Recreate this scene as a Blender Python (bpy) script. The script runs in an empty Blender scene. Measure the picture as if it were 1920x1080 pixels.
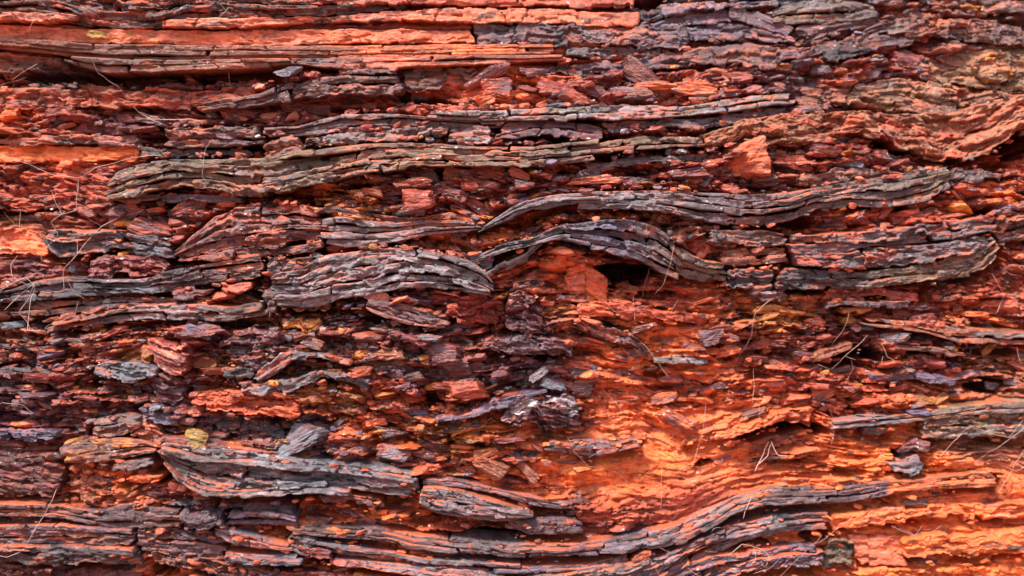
import bpy, math, random
import numpy as np
from mathutils import Vector
random.seed(7)
C = bpy.context.scene
R_ = math.radians

# ------------------------------------------------------------------ camera, sky, sun, exposure
D = 2.4                                        # metres from the lens to the rock face
cam_d = bpy.data.cameras.new('camera'); cam = bpy.data.objects.new('camera', cam_d)
C.collection.objects.link(cam); C.camera = cam
cam.location = (0, -D, 0); cam.rotation_euler = (R_(90), 0, 0)
cam_d.sensor_width = 36; cam_d.lens = 36 * D / 1.92
cam_d.clip_start = 0.05; cam_d.clip_end = 500
cam_d.dof.use_dof = True; cam_d.dof.focus_distance = D - 0.05; cam_d.dof.aperture_fstop = 2.2

SUN_EL, SUN_AZ = 52, -36                       # azimuth measured from the viewer's back towards the left
w = bpy.data.worlds.new('World'); C.world = w; w.use_nodes = True
nt = w.node_tree; nt.nodes.clear()
sky = nt.nodes.new('ShaderNodeTexSky'); sky.sky_type = 'NISHITA'; sky.sun_disc = False
sky.sun_elevation = R_(SUN_EL); sky.sun_rotation = R_(180 - SUN_AZ); sky.dust_density = 2.0; sky.air_density = 1.0
bg = nt.nodes.new('ShaderNodeBackground'); bg.inputs[1].default_value = 0.15
wo = nt.nodes.new('ShaderNodeOutputWorld')
nt.links.new(sky.outputs[0], bg.inputs[0]); nt.links.new(bg.outputs[0], wo.inputs[0])
sd = bpy.data.lights.new('sun', 'SUN'); sd.energy = 4.2; sd.angle = R_(13); sd.color = (1.0, 0.95, 0.88)
so = bpy.data.objects.new('sun', sd); C.collection.objects.link(so)
e, a = R_(SUN_EL), R_(SUN_AZ)
tosun = Vector((math.sin(a) * math.cos(e), -math.cos(a) * math.cos(e), math.sin(e)))
so.rotation_euler = tosun.to_track_quat('Z', 'Y').to_euler()
vs = C.view_settings
vs.view_transform = 'Standard'; vs.look = 'None'; vs.gamma = 1; vs.exposure = 1.0

# ------------------------------------------------------------------ palette (real albedo, linear)
PAL = {
 'orange':   (0.62, 0.125, 0.034), 'bright': (0.74, 0.160, 0.034), 'salmon': (0.56, 0.150, 0.080),
 'redor':    (0.38, 0.060, 0.026), 'red':    (0.23, 0.033, 0.022), 'maroon': (0.110, 0.021, 0.022),
 'darkred':  (0.075, 0.018, 0.016), 'brown': (0.105, 0.045, 0.036), 'dkbrown': (0.055, 0.027, 0.025),
 'ornbrown': (0.240, 0.072, 0.034), 'grey':  (0.115, 0.087, 0.087), 'pale':  (0.205, 0.170, 0.183),
 'dkgrey':   (0.048, 0.039, 0.046), 'mauve': (0.098, 0.050, 0.060), 'purple': (0.100, 0.078, 0.130),
 'olive':    (0.135, 0.085, 0.048), 'tan':   (0.250, 0.120, 0.065), 'ochre': (0.44, 0.150, 0.022),
 'yellow':   (0.33, 0.190, 0.040), 'white':  (0.48, 0.42, 0.42), 'slate': (0.125, 0.118, 0.140),
}
WORD = {'orange':'orange','bright':'bright orange','salmon':'salmon orange','redor':'orange red','red':'red','maroon':'maroon',
 'darkred':'dark red','brown':'brown','dkbrown':'dark brown','ornbrown':'orange brown','grey':'grey brown','pale':'pale grey',
 'dkgrey':'charcoal grey','mauve':'mauve','purple':'purple grey','olive':'olive brown','tan':'tan','ochre':'yellow ochre',
 'yellow':'mustard yellow','white':'whitish','slate':'bluish grey'}

# ------------------------------------------------------------------ noise
def h2(i, j, s):
    n = (i.astype(np.int64) * 374761393 + j.astype(np.int64) * 668265263 + int(s) * 1442695041) & 0xffffffff
    n = ((n ^ (n >> 13)) * 1274126177) & 0xffffffff
    n = n ^ (n >> 16)
    n = (n * 2246822519) & 0xffffffff
    n = n ^ (n >> 15)
    return (n & 0xffffff) / float(0x1000000)
def vn(x, y, s=0):
    xi = np.floor(x); yi = np.floor(y); fx = x - xi; fy = y - yi
    fx = fx*fx*fx*(fx*(fx*6-15)+10); fy = fy*fy*fy*(fy*(fy*6-15)+10)
    a0 = h2(xi, yi, s); b0 = h2(xi+1, yi, s); c0 = h2(xi, yi+1, s); d0 = h2(xi+1, yi+1, s)
    return ((a0*(1-fx)+b0*fx)*(1-fy) + (c0*(1-fx)+d0*fx)*fy) * 2 - 1
def ln(x, y, s=0):                                # angular: creased, straight between its lattice points
    xi = np.floor(x); yi = np.floor(y); fx = x - xi; fy = y - yi
    a0 = h2(xi, yi, s); b0 = h2(xi+1, yi, s); c0 = h2(xi, yi+1, s); d0 = h2(xi+1, yi+1, s)
    lo = a0 + fx*(b0-a0) + fy*(d0-b0); hi = a0 + fy*(c0-a0) + fx*(d0-c0)
    return np.where(fx > fy, lo, hi) * 2 - 1
def afbm(x, y, s=0, o=4, g=0.5):
    t = 0; am = 1; tot = 0
    for k in range(o):
        t = t + am * ln(x * 2.1**k + 17.3*k, y * 2.1**k - 9.1*k, s + k); tot += am; am *= g
    return t / tot
def fbm(x, y, s=0, o=4, g=0.5):
    t = 0; am = 1; tot = 0
    for k in range(o):
        t = t + am * vn(x * 2**k + 17.3*k, y * 2**k - 9.1*k, s + k); tot += am; am *= g
    return t / tot
def facets(x, y, s=0, tilt=0.7, fall=2.2, jit=0.9):
    """highest of many tilted stone facets; returns height and two random numbers of the winning stone"""
    xi = np.floor(x); yi = np.floor(y)
    H = np.full(x.shape, -9.0); I = np.zeros(x.shape); J = np.zeros(x.shape)
    for di in (-1, 0, 1):
        for dj in (-1, 0, 1):
            a0 = xi + di; b0 = yi + dj
            cx = a0 + .5 + (h2(a0, b0, s) - .5) * jit; cy = b0 + .5 + (h2(a0, b0, s+11) - .5) * jit
            dx = x - cx; dy = y - cy
            hh = h2(a0, b0, s+23) + tilt*((h2(a0, b0, s+31)-.5)*2*dx + (h2(a0, b0, s+41)-.35)*2*dy)
            q = h2(a0, b0, s+53) * 6.28
            r = np.maximum(np.abs(dx*np.cos(q)+dy*np.sin(q)), np.abs(-dx*np.sin(q)*.9+dy*np.cos(q)*1.1)) * .6 + np.sqrt(dx*dx+dy*dy)*.4
            hh = hh - fall * np.maximum(0, r - .28)**1.4
            m = hh > H
            H = np.where(m, hh, H); I = np.where(m, h2(a0, b0, s+67), I); J = np.where(m, h2(a0, b0, s+79), J)
    return H, I, J
def smooth(x, a0, b0):
    t = np.clip((x - a0) / (b0 - a0), 0, 1); return t*t*(3-2*t)

# ------------------------------------------------------------------ photo millimetres -> world
def base(px, py):                               # the face leans away towards its upper right
    return 0.20*smooth(px, 750, 2000) + 0.17*smooth(-py, -420, 80)*smooth(px, 350, 1300) + 0.03*np.sin(px/310.+1)*np.sin(py/190.)
def world(px, py, d, P=0.0):
    """px,py = place on the face (mm), d = how far (mm) the point stands out, P = nominal stand-out of its body"""
    b = base(px, py); ref = b - P/1000.0; k = (D + ref) / D
    return np.stack([(px-960)/1000.*k, b - d/1000., (540-py)/1000.*k], -1)

# ------------------------------------------------------------------ materials
def rock_material(name, streak=1.0, rough=0.62, dust=0.6, bump=0.5, fleck=1.0, spec=0.5, stain=0.0):
    m = bpy.data.materials.new(name); m.use_nodes = True; t = m.node_tree; N = t.nodes; L = t.links; N.clear()
    out = N.new('ShaderNodeOutputMaterial'); b = N.new('ShaderNodeBsdfPrincipled'); L.new(b.outputs[0], out.inputs[0])
    at = N.new('ShaderNodeAttribute'); at.attribute_name = 'stone_colour'
    geo = N.new('ShaderNodeNewGeometry')
    def mapping(sx, sy, sz):
        mp = N.new('ShaderNodeMapping'); mp.inputs['Scale'].default_value = (sx, sy, sz); L.new(geo.outputs['Position'], mp.inputs[0]); return mp.outputs[0]
    def noise(vec, sc, det=6, ro=0.6):
        n = N.new('ShaderNodeTexNoise'); n.inputs['Scale'].default_value = sc; n.inputs['Detail'].default_value = det
        n.inputs['Roughness'].default_value = ro; L.new(vec, n.inputs['Vector']); return n.outputs['Fac']
    def mr(v, a0, b0, c0, d0):
        n = N.new('ShaderNodeMapRange'); n.inputs[1].default_value = a0; n.inputs[2].default_value = b0
        n.inputs[3].default_value = c0; n.inputs[4].default_value = d0; L.new(v, n.inputs[0]); return n.outputs[0]
    def math_(op, a0, b0):
        n = N.new('ShaderNodeMath'); n.operation = op
        for i, v in enumerate((a0, b0)):
            if isinstance(v, (int, float)): n.inputs[i].default_value = v
            else: L.new(v, n.inputs[i])
        return n.outputs[0]
    def mix(f, a0, b0, bt='MIX'):
        n = N.new('ShaderNodeMix'); n.data_type = 'RGBA'; n.blend_type = bt
        for i, v in ((0, f), (6, a0), (7, b0)):
            if isinstance(v, (int, float)): n.inputs[i].default_value = v
            elif isinstance(v, tuple): n.inputs[i].default_value = v
            else: L.new(v, n.inputs[i])
        return n.outputs[2]
    n1 = noise(mapping(19, 19, 58), 2.2, 8, .7)          # bedding streaks
    n2 = noise(mapping(1, 1, 1.6), 55, 8, .7)              # grain
    n3 = noise(mapping(1, 1, 2.2), 9, 5, .6)
    v1 = mr(n1, .3, .7, 1-.42*streak, 1+.42*streak); v2 = mr(n2, .3, .7, .68, 1.34)
    v = math_('MULTIPLY', v1, v2)
    comb = N.new('ShaderNodeCombineColor')
    for i in range(3): L.new(v, comb.inputs[i])
    c = mix(1.0, at.outputs['Color'], comb.outputs[0], 'MULTIPLY')
    # hue drift: rusty and violet patches in the stone
    c = mix(mr(n3, .55, .72, 0, .3), c, (0.26, 0.05, 0.035, 1))
    c = mix(mr(noise(mapping(1, 1, 2.5), 14, 4, .5), .6, .75, 0, .35), c, (0.16, 0.12, 0.15, 1))
    # red earth lying on what faces up
    sep = N.new('ShaderNodeSeparateXYZ'); L.new(geo.outputs['Normal'], sep.inputs[0])
    up = mr(sep.outputs[2], .35, .8, 0, 1)
    dn = mr(noise(mapping(1, 1, 2), 7, 6, .65), .46, .58, 0.0, 1)
    st = mr(noise(mapping(1, 1, 2.4), 11, 7, .7), .56, .64, 0, .8*stain)
    c = mix(st, c, (0.42, 0.095, 0.038, 1))
    du = math_('MULTIPLY', math_('MULTIPLY', up, dn), dust)
    c = mix(du, c, (0.60, 0.115, 0.038, 1))
    # pale mineral flecks; on the chips they also paint in white glints
    fl = noise(mapping(1, 1, 1.5), 120, 2, .5); fl2 = noise(mapping(1, 1, 1), 12, 3, .5)
    ff = math_('MULTIPLY', mr(fl, .66, .71, 0, .8*fleck), mr(fl2, .5, .6, 0, 1))
    c = mix(ff, c, (0.65, 0.55, 0.52, 1))
    L.new(c, b.inputs['Base Color'])
    ro = mr(noise(mapping(1, 1, 1.7), 30, 4, .6), .3, .7, rough-.22, rough+.2)
    ro = math_('MULTIPLY', ro, mr(at.outputs['Alpha'], 0, 1, 1.15, .38))
    L.new(ro, b.inputs['Roughness']); b.inputs['Specular IOR Level'].default_value = spec
    hh = math_('ADD', math_('MULTIPLY', n1, 1.1*streak), math_('MULTIPLY', n2, .9))
    hh = math_('ADD', hh, math_('MULTIPLY', noise(mapping(1, 1, 1.5), 210, 4, .6), .28))
    bp = N.new('ShaderNodeBump'); bp.inputs['Strength'].default_value = bump; bp.inputs['Distance'].default_value = 0.006
    L.new(hh, bp.inputs['Height']); L.new(bp.outputs[0], b.inputs['Normal'])
    return m
M_LEDGE = rock_material('banded_ironstone', .8, .50, .8, .9, 1.0, .65, .75)
M_EARTH = rock_material('red_earthy_rock', .6, .66, .35, .9, 1.0, .55)
M_CHIP = rock_material('broken_ironstone', .6, .42, .35, .8, 1.5, .7)
def plain(name, col, rough, emit=None):
    m = bpy.data.materials.new(name); m.use_nodes = True; b = m.node_tree.nodes['Principled BSDF']
    n = m.node_tree.nodes.new('ShaderNodeTexNoise'); n.inputs['Scale'].default_value = 90
    r = m.node_tree.nodes.new('ShaderNodeValToRGB'); r.color_ramp.elements[0].position = .3; r.color_ramp.elements[1].position = .7
    r.color_ramp.elements[0].color = tuple(x*.6 for x in col) + (1,); r.color_ramp.elements[1].color = tuple(min(1, x*1.25) for x in col) + (1,)
    m.node_tree.links.new(n.outputs[0], r.inputs[0]); m.node_tree.links.new(r.outputs[0], b.inputs['Base Color'])
    b.inputs['Roughness'].default_value = rough; return m
M_SILK = plain('dry_silk', (.60, .40, .34), .5)
M_GROUND = plain('red_ground', (.30, .07, .03), .95)

# ------------------------------------------------------------------ mesh helpers
def tag(o, label=None, cat=None, group=None, kind=None):
    if label: o['label'] = label
    if cat: o['category'] = cat
    if group: o['group'] = group
    if kind: o['kind'] = kind
    return o
def mesh_obj(name, V, F, col, mat, parent=None, origin=None, closed_ngons=()):
    """V (n,3), F (m,4) quads or (m,3), col (n,4)"""
    me = bpy.data.meshes.new(name)
    if origin is None: origin = (V.min(0) + V.max(0)) / 2 * np.array([1, 1, 0]) + np.array([0, 0, V[:, 2].min()])
    origin = np.asarray(origin, float)
    V = V - origin
    k = F.shape[1]; nf = len(F); ng = list(closed_ngons)
    loops = F.ravel(); starts = np.arange(nf) * k
    if ng:
        ex = []; st = []; p = len(loops)
        for g in ng: st.append(p); ex += list(g); p += len(g)
        loops = np.concatenate([loops, np.array(ex)]); starts = np.concatenate([starts, np.array(st)])
    me.vertices.add(len(V)); me.vertices.foreach_set('co', V.astype(np.float32).ravel())
    me.loops.add(len(loops)); me.loops.foreach_set('vertex_index', loops.astype(np.int32))
    me.polygons.add(len(starts)); me.polygons.foreach_set('loop_start', starts.astype(np.int32))
    me.update(calc_edges=True); me.validate()
    at = me.color_attributes.new('stone_colour', 'FLOAT_COLOR', 'POINT')
    at.data.foreach_set('color', np.clip(col, 0, 1).astype(np.float32).ravel())
    me.materials.append(mat)
    me.polygons.foreach_set('use_smooth', np.ones(len(me.polygons), bool))
    o = bpy.data.objects.new(name, me); C.collection.objects.link(o)
    if parent is not None:
        o.parent = parent; o.location = Vector(origin) - parent.location
    else: o.location = origin
    return o
def colmix(a0, b0, t): return a0*(1-t[..., None]) + b0*t[..., None]
def pal(k): return np.array(PAL[k])

SEED = [100]
def slab_mesh(name, pts, P, cols, parent=None, step=2.0, rough=1.0, mat=None, back=45, endr=4, jag=1.0, slope=.25, cracks=True, gloss=.4, origin=None, jagf=1.0):
    """one bed of rock: pts = (x, top, bottom) along its length; P = how far it stands out"""
    SEED[0] += 7; s = SEED[0]; rs = np.random.RandomState(s)
    pts = np.array(pts, float); x0, x1 = pts[0, 0], pts[-1, 0]; L = x1 - x0
    n = max(10, int(L / step)); x = np.linspace(x0, x1, n)
    # denser columns at the two broken ends
    ee = np.array([0, .6, 1.4, 2.6, 4.2, 6.2]); ee = ee[ee < L*.2]
    x = np.unique(np.concatenate([x0 + ee, x[(x > x0+7) & (x < x1-7)] if L > 40 else x, x1 - ee]))
    n = len(x)
    T = np.interp(x, pts[:, 0], pts[:, 1]); B = np.interp(x, pts[:, 0], pts[:, 2])
    if n > 24:
        k = np.hanning(9); k /= k.sum()
        T = np.convolve(np.pad(T, 4, 'edge'), k, 'valid'); B = np.convolve(np.pad(B, 4, 'edge'), k, 'valid')
    th = np.maximum(B - T, 1.5); a = np.clip(th/14, .35, 1.6) * jag * jagf
    blk = np.floor(x/37. + 1.4*vn(x/60., x*0, s+3))
    T = T + a*(3.6*afbm(x/33., x*0+.5, s, 5, .62) + 2.8*(h2(blk, blk*0, s)-.5)*2)
    B = B + a*(5.6*afbm(x/31., x*0+3.5, s+1, 5, .65) + 3.6*(h2(blk, blk*0+5, s)-.5)*2)
    if L > 90 and mat is not M_EARTH and rough >= .9:
        for _ in range(int(L/110)):
            c_ = rs.uniform(x0+15, x1-15); hw = rs.uniform(5, 24); wn = np.clip((hw-np.abs(x-c_))/2.5, 0, 1)
            if rs.rand() < .6: B = B - wn*th*rs.uniform(.1, .32)
            else: T = T + wn*th*rs.uniform(.06, .24)
    B = np.maximum(B, T + 1.2)
    # blunt ends
    r = min(endr, L*.3); f = np.clip(np.minimum(x-x0, x1-x)/r, 0, 1); f = np.sqrt(1-(1-f)**2)
    mid = (T+B)/2; hz = .35 + .65*f
    T = mid + (T-mid)*hz; B = mid + (B-mid)*hz
    Pd = P*(.80+.20*f)
    # section: back-top -> lip -> front -> under lip -> back-bottom
    hm = float(np.mean(B-T)); nf = int(np.clip(hm/1.15, 6, 80))
    nt_ = 6; nb = 6
    vtop = np.linspace(0, 1, nt_, endpoint=False); vfr = np.linspace(0, 1, nf); vbo = np.linspace(0, 1, nb+1)[1:]
    XX, PY, DD, VV, KF = [], [], [], [], []
    lip = np.minimum(1.4, (B-T)*.15)
    for v in vtop:                                   # top face, from the back to the lip, falling forward
        XX.append(x); PY.append(T - (1-v)*slope*(Pd+back)*.35 + 0*x); DD.append(-back + (Pd - lip + back)*v); VV.append(0*x); KF.append(0*x + max(0, v-.6)/.4*.5)
    for v in vfr:
        z = T + (B-T)*v
        d_in = np.minimum(z - T, B - z)
        round_ = lip * np.clip(1 - d_in/np.maximum(lip, .5), 0, 1)**2
        XX.append(x); PY.append(z); DD.append(Pd - round_); VV.append(0*x+v); KF.append(0*x+1)
    for v in vbo:
        XX.append(x); PY.append(B - v*4); DD.append(Pd - lip + (-back - Pd + lip)*v); VV.append(0*x+1); KF.append(0*x + (.5 if v < .3 else 0))
    XX = np.array(XX); PY = np.array(PY); DD = np.array(DD); VV = np.array(VV); KF = np.array(KF)
    # relief of the broken face
    ym = PY - np.interp(XX, x, mid)                  # runs with the bed
    wl = np.exp(-(XX-x0)/14.); wr_ = np.exp(-(x1-XX)/14.); hh_ = min(1, L/60)   # slanting, splintered broken ends
    XX = XX + hh_*(wl*(rs.uniform(-.55, .55)*ym + 5*ln(ym/6., ym*0+1.5, s+61)) + wr_*(rs.uniform(-.55, .55)*ym + 5*ln(ym/6., ym*0+4.5, s+62)))
    am = np.clip(hm/16, .35, 1.5)*rough
    fh, fi, fj = facets(XX/42. + 5*s, ym/13. + .25*vn(XX/30., ym/8., s), s+5, .9, 1.8)
    fh2, fi2, fj2 = facets(XX/17. + 3*s, ym/5.5, s+9, .9, 1.8)
    lamk = rs.choice([.15, .5, .8, 1.15]); crum = rs.choice([.6, 1.0, 1.7]); lc = 1.0
    if mat is M_EARTH: lamk *= .25; crum = 1.9; lc = .3
    yw = ym + 2.2*vn(XX/55., ym/14., s+2) + .9*ln(XX/13., ym/6., s+3)
    L1 = np.floor(yw/9.5); c1 = np.floor(XX/95. + 2*vn(XX/50., L1*3.1, s+4) + L1*.37)
    L2 = np.floor(yw/3.4); c2 = np.floor(XX/48. + 2*vn(XX/30., L2*3.1, s+5) + L2*.61)
    k1 = h2(L1, c1, s+6); k2 = h2(L2, c2, s+7); fr = yw/3.4 - L2
    rel = am*(5.0*(fh-.6) + 2.0*(fh2-.6) + lamk*6.0*(k1-.5) + lamk*3.2*(k2-.5) - lamk*1.4*np.exp(-(np.minimum(fr, 1-fr)/.13)**2)*(k2 > .35)
              + crum*3.0*afbm(XX/16., ym/7., s+8, 5, .65) + 8*vn(XX/120., ym*0, s+12))
    rel = rel - am*8*(fj > .80) - am*5*(fj2 > .86)
    crk = np.zeros_like(XX)
    if cracks and L > 60:
        cx = x0 + rs.uniform(15, 90)
        while cx < x1 - 12:
            sl = rs.uniform(-.9, .9); wd = rs.uniform(.5, 1.3)
            line = cx + sl*ym + 6*ln(ym/6., ym*0+cx, s)
            g = np.exp(-((XX-line)/wd)**2)
            crk = np.maximum(crk, g*rs.uniform(.3, 1)); rel = rel + np.where(XX > line, rs.uniform(-3.2, 3.2)*am, 0)
            cx += rs.uniform(45, 260)
    rel = rel - crk*9*min(1, hm/10)
    DD = DD + rel*KF
    PY = PY + KF*np.where(VV < .5, 1, -1)*0 + (1-np.abs(2*VV-1))*am*1.0*fbm(XX/14., ym/7., s+14, 3)
    Pn = P
    V = world(XX, PY, DD, Pn)
    rows = len(XX); V = V.reshape(-1, 3)
    i = np.arange(rows)[:, None]; j = np.arange(n-1)[None, :]
    i2 = (i+1) % rows
    F = np.stack([i*n+j, i2*n+j, i2*n+j+1, i*n+j+1], -1).reshape(-1, 4)
    caps = [list((np.arange(rows)*n)[::-1]), list(np.arange(rows)*n + n-1)]
    # colour of the stone: streaks along the bed, patches, stains
    cols = [c for c in (cols if isinstance(cols, (list, tuple)) else [cols])]
    if isinstance(cols[0], tuple):                    # (x, key) stops along the bed
        xs = np.array([c[0] for c in cols], float); cc = np.array([PAL[c[1]] for c in cols])
        base_c = np.stack([np.interp(XX + 14*fbm(XX/20., ym/9., s+30, 3), xs, cc[:, q]) for q in range(3)], -1)
        second = pal(cols[0][1])*.55
    else:
        base_c = np.broadcast_to(pal(cols[0]), XX.shape + (3,)).copy()
        second = pal(cols[1]) if len(cols) > 1 else pal(cols[0])*.6
    st = smooth(fbm(XX/70., ym/4.2, s+20, 4, .6), -.08, .22)
    cc = colmix(base_c, np.broadcast_to(second, base_c.shape), st*.75)
    if not isinstance(cols[0], tuple) and len(cols) > 2:
        cc = colmix(cc, np.broadcast_to(pal(cols[2]), cc.shape), smooth(fbm(XX/38., ym/7., s+25, 4, .6), .16, .32)*.9)
    cc = cc * (0.80 + .4*fi[..., None]) * (.85+.3*fi2[..., None]) * (1+lc*.6*(h2(L2, c2, s+9)[..., None]-.5)) * (1+lc*.4*(h2(L1, c1, s+10)[..., None]-.5))
    cc = colmix(cc, cc*.35, crk*.8)
    gl = np.clip(gloss + .5*fbm(XX/25., ym/8., s+33, 3) + .3*(fj-.5) + .3*(k2-.5), 0, 1)
    col = np.concatenate([cc, gl[..., None]], -1).reshape(-1, 4)
    return mesh_obj(name, V, F, col, mat or M_LEDGE, parent, origin, caps)

PS = .90
SLABS = []          # what the bedrock and the chips need to know: (pts, P, short words)
def slab(pts, P, cols, label, cat='stone ledge', name='stone_ledge', group='rock ledges of the layered face', layers=1, **kw):
    SLABS.append((np.array(pts, float), P*PS, label)); layers = min(layers, 5)
    if layers == 1:
        o = slab_mesh(name, pts, P*PS, cols, **kw); return tag(o, label, cat, group)
    rs = np.random.RandomState(len(SLABS)*13+1)
    p = np.array(pts, float)
    mx, my = p[:, 0].mean(), p[:, 2].max()
    org = world(np.array(mx), np.array(my), P*.3, P*PS)
    root = bpy.data.objects.new(name, None); root.empty_display_size = .05; root.location = org
    C.collection.objects.link(root); tag(root, label, cat, group)
    wv = rs.uniform(.6, 1.5, layers); cut = np.concatenate([[0], np.cumsum(wv)/wv.sum()])
    xs = np.linspace(p[0, 0], p[-1, 0], max(6, int((p[-1, 0]-p[0, 0])/14)))
    T = np.interp(xs, p[:, 0], p[:, 1]); B = np.interp(xs, p[:, 0], p[:, 2]); H = B-T
    bnd = []
    for k, c in enumerate(cut):
        if 0 < k < layers: c = c + .10*fbm(xs/110., xs*0+k, len(SLABS), 3)*(1.6/layers*2)
        bnd.append(T + H*c)
    for k in range(layers):
        g = np.clip(1.6*vn(xs/60., xs*0+k, len(SLABS)+50), -.25, 1.1)*min(1, H.mean()/layers/8)
        l0, l1 = xs[0], xs[-1]; Ln = l1-l0
        a0 = l0 + (0 if k in (layers//2,) else rs.uniform(0, min(.05*Ln, 14))); a1 = l1 - (0 if k == layers//2 else rs.uniform(0, min(.05*Ln, 14)))
        if layers > 3 and rs.rand() < .2 and k in (0, layers-1): a0 = l0 + Ln*rs.uniform(0, .3)
        if layers > 3 and rs.rand() < .2 and k in (0, layers-1): a1 = l1 - Ln*rs.uniform(0, .3)
        sel = (xs >= a0) & (xs <= a1); x_ = np.concatenate([[a0], xs[sel & (xs > a0+2) & (xs < a1-2)], [a1]])
        tt = np.interp(x_, xs, bnd[k] + (g if k else 0)); bb = np.interp(x_, xs, bnd[k+1] - (g if k < layers-1 else 0))
        bb = np.maximum(bb, tt+2.0)
        lp = np.stack([x_, tt, bb], -1); Pk = P*PS + rs.uniform(-6, 6); cuts = [a0]
        while True:                                  # the bed is broken across into blocks
            nx = cuts[-1] + rs.uniform(90, 480)
            if nx > a1 - 45: break
            cuts.append(nx)
        cuts.append(a1)
        for c0, c1 in zip(cuts[:-1], cuts[1:]):
            gp = rs.choice([0, 0, .3, 1.2]); c0_ = c0 + (gp if c0 > a0 else 0); c1_ = c1 - (gp if c1 < a1 else 0)
            xx = np.concatenate([[c0_], lp[(lp[:, 0] > c0_+2) & (lp[:, 0] < c1_-2), 0], [c1_]])
            dz = rs.uniform(-1.1, 1.1); tl = rs.uniform(-.012, .012)*(xx-xx.mean())
            sp = np.stack([xx, np.interp(xx, lp[:, 0], tt)+dz+tl, np.interp(xx, lp[:, 0], bb)+dz+tl], -1)
            slab_mesh('cap_layer' if k == 0 else 'base_layer' if k == layers-1 else 'inner_layer', sp, Pk + rs.uniform(-6, 6)*(len(cuts) > 2), cols, parent=root, jagf=.6, **{'endr': 2.2, **kw})
    return root

# ------------------------------------------------------------------ the ledges (x, top, bottom in mm on the face)
S = slab
# upper left
S([(-60,-60,30),(60,-60,22),(150,-60,44),(200,-60,54),(280,-60,55),(350,-60,38),(450,-60,36),(640,-60,28),(760,-60,16)],36,('dkbrown','brown','redor'),'dark crumbling laminated ledge along the very top left edge',layers=6,rough=1.2)
S([(-60,33,40),(30,25,38),(100,23,37),(147,29,35)],52,('salmon','brown'),'short salmon lip of rock under the dark ledge in the top left corner')
S([(560,-60,7),(700,-40,8),(850,-40,9),(1000,-40,10),(1193,-40,13)],44,('redor','salmon'),'orange red bed cut off by the middle of the top edge',rough=.55,jag=.6)
S([(300,36,50),(420,34,51),(640,27,38),(780,19,38),(900,17,41),(1050,18,43),(1200,23,46)],40,('salmon','orange','brown'),'long thin salmon bed ending beside the dark hollow at the top',rough=.55,jag=.6)
S([(-60,43,75),(160,53,82),(300,56,82),(500,56,84),(640,53,82),(760,54,80),(888,57,80)],26,('salmon','orange'),'smooth recessed salmon orange band with a yellow patch near its left end',rough=.45,cracks=False,mat=M_EARTH,jag=.4)
S([(162,57,70),(185,56,73),(215,58,72),(247,57,69)],31,('yellow','ochre'),'yellow ochre patch of crust on the smooth salmon band','mineral crust','ochre_crust',None,rough=.5,cracks=False,mat=M_EARTH)
S([(-60,66,86),(60,74,98),(180,82,110),(400,85,112),(640,85,109),(860,82,104),(1038,83,99)],34,[(0,'ornbrown'),(250,'brown'),(560,'ornbrown'),(700,'orange'),(1030,'orange')],'long orange brown ledge just under the smooth salmon band',rough=.55,jag=.6,layers=3)
S([(120,106,114),(145,107,124),(200,110,136),(260,111,138),(320,111,134),(420,110,130),(500,109,125),(560,108,122),(640,107,130),(740,108,126),(860,105,119),(1060,101,111)],58,[(100,'brown'),(400,'ornbrown'),(600,'brown'),(720,'salmon'),(1060,'salmon')],'brown overhanging ledge casting a deep shadow across the upper left',rough=.55,jag=.6,layers=2)
S([(-60,172,206),(60,166,201),(150,162,196),(250,166,201),(350,168,201),(420,167,197),(480,165,180)],24,('redor','brown','ornbrown'),'dull red bed beneath the deep shadow at upper left',mat=M_EARTH,rough=.8)
S([(372,197,208),(430,183,204),(490,174,196),(520,160,192),(580,150,182),(640,141,177),(700,141,178),(754,142,176)],62,('brown','mauve','dkbrown'),'squared brown slab rising rightwards with a blunt right end, below the shadow',layers=2)
S([(636,134,141),(700,128,139),(744,128,138)],56,('mauve','grey'),'thin mauve sliver lying on the blunt brown slab')
S([(757,118,166),(800,118,168),(860,126,160),(900,130,150)],28,('brown','ornbrown'),'brown set-back block right of the blunt brown slab')
S([(893,47,84),(960,45,82),(1100,47,82),(1220,50,88),(1290,50,92)],30,('mauve','grey'),'smooth mauve grey bed right of the end of the salmon band',rough=.7)
S([(975,128,143),(1060,118,139),(1180,110,132),(1290,92,122),(1340,86,114)],34,('mauve','brown'),'mauve brown bed slanting up to the right above the red rubble')
S([(1060,92,108),(1150,88,108),(1240,84,104)],26,('grey','mauve'),'small dull grey bed at the tip of the long orange brown ledge')
# upper right
S([(1240,10,34),(1300,4,22),(1400,2,14),(1460,0,12)],44,('grey','purple'),'purple grey slab tilting up beside the dark hollow at the top')
S([(1196,52,92),(1280,22,72),(1340,14,70),(1400,16,74),(1460,44,78),(1492,58,82)],36,('mauve','purple','grey'),'broad lilac grey slab at the top right of centre',layers=2,rough=.7)
S([(1380,-60,-3),(1500,-60,0),(1600,-60,3),(1740,-60,8)],46,('dkgrey','slate'),'dark slab cut by the top edge at right')
S([(1450,20,43),(1480,6,43),(1540,1,40),(1620,6,37),(1645,16,30)],48,('grey','olive'),'wedge of grey brown slab near the top edge at right',layers=2)
S([(1492,50,66),(1560,42,64),(1648,24,44)],38,('mauve','brown'),'brown slab directly under the grey wedge at the top right',rough=.55,jag=.6)
S([(1622,54,63),(1660,40,60),(1720,22,52),(1770,26,50)],42,('brown','grey'),'leaning brown slab right of the grey wedge')
S([(1700,56,72),(1760,31,73),(1830,31,76),(1900,45,82),(1980,50,88)],46,('brown','ornbrown','mauve'),'brown slab with a ragged shadowed base at the right edge near the top')
S([(1845,-2,26),(1900,-2,24),(1980,-2,24)],46,('brown','grey'),'brown block in the top right corner')
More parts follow.
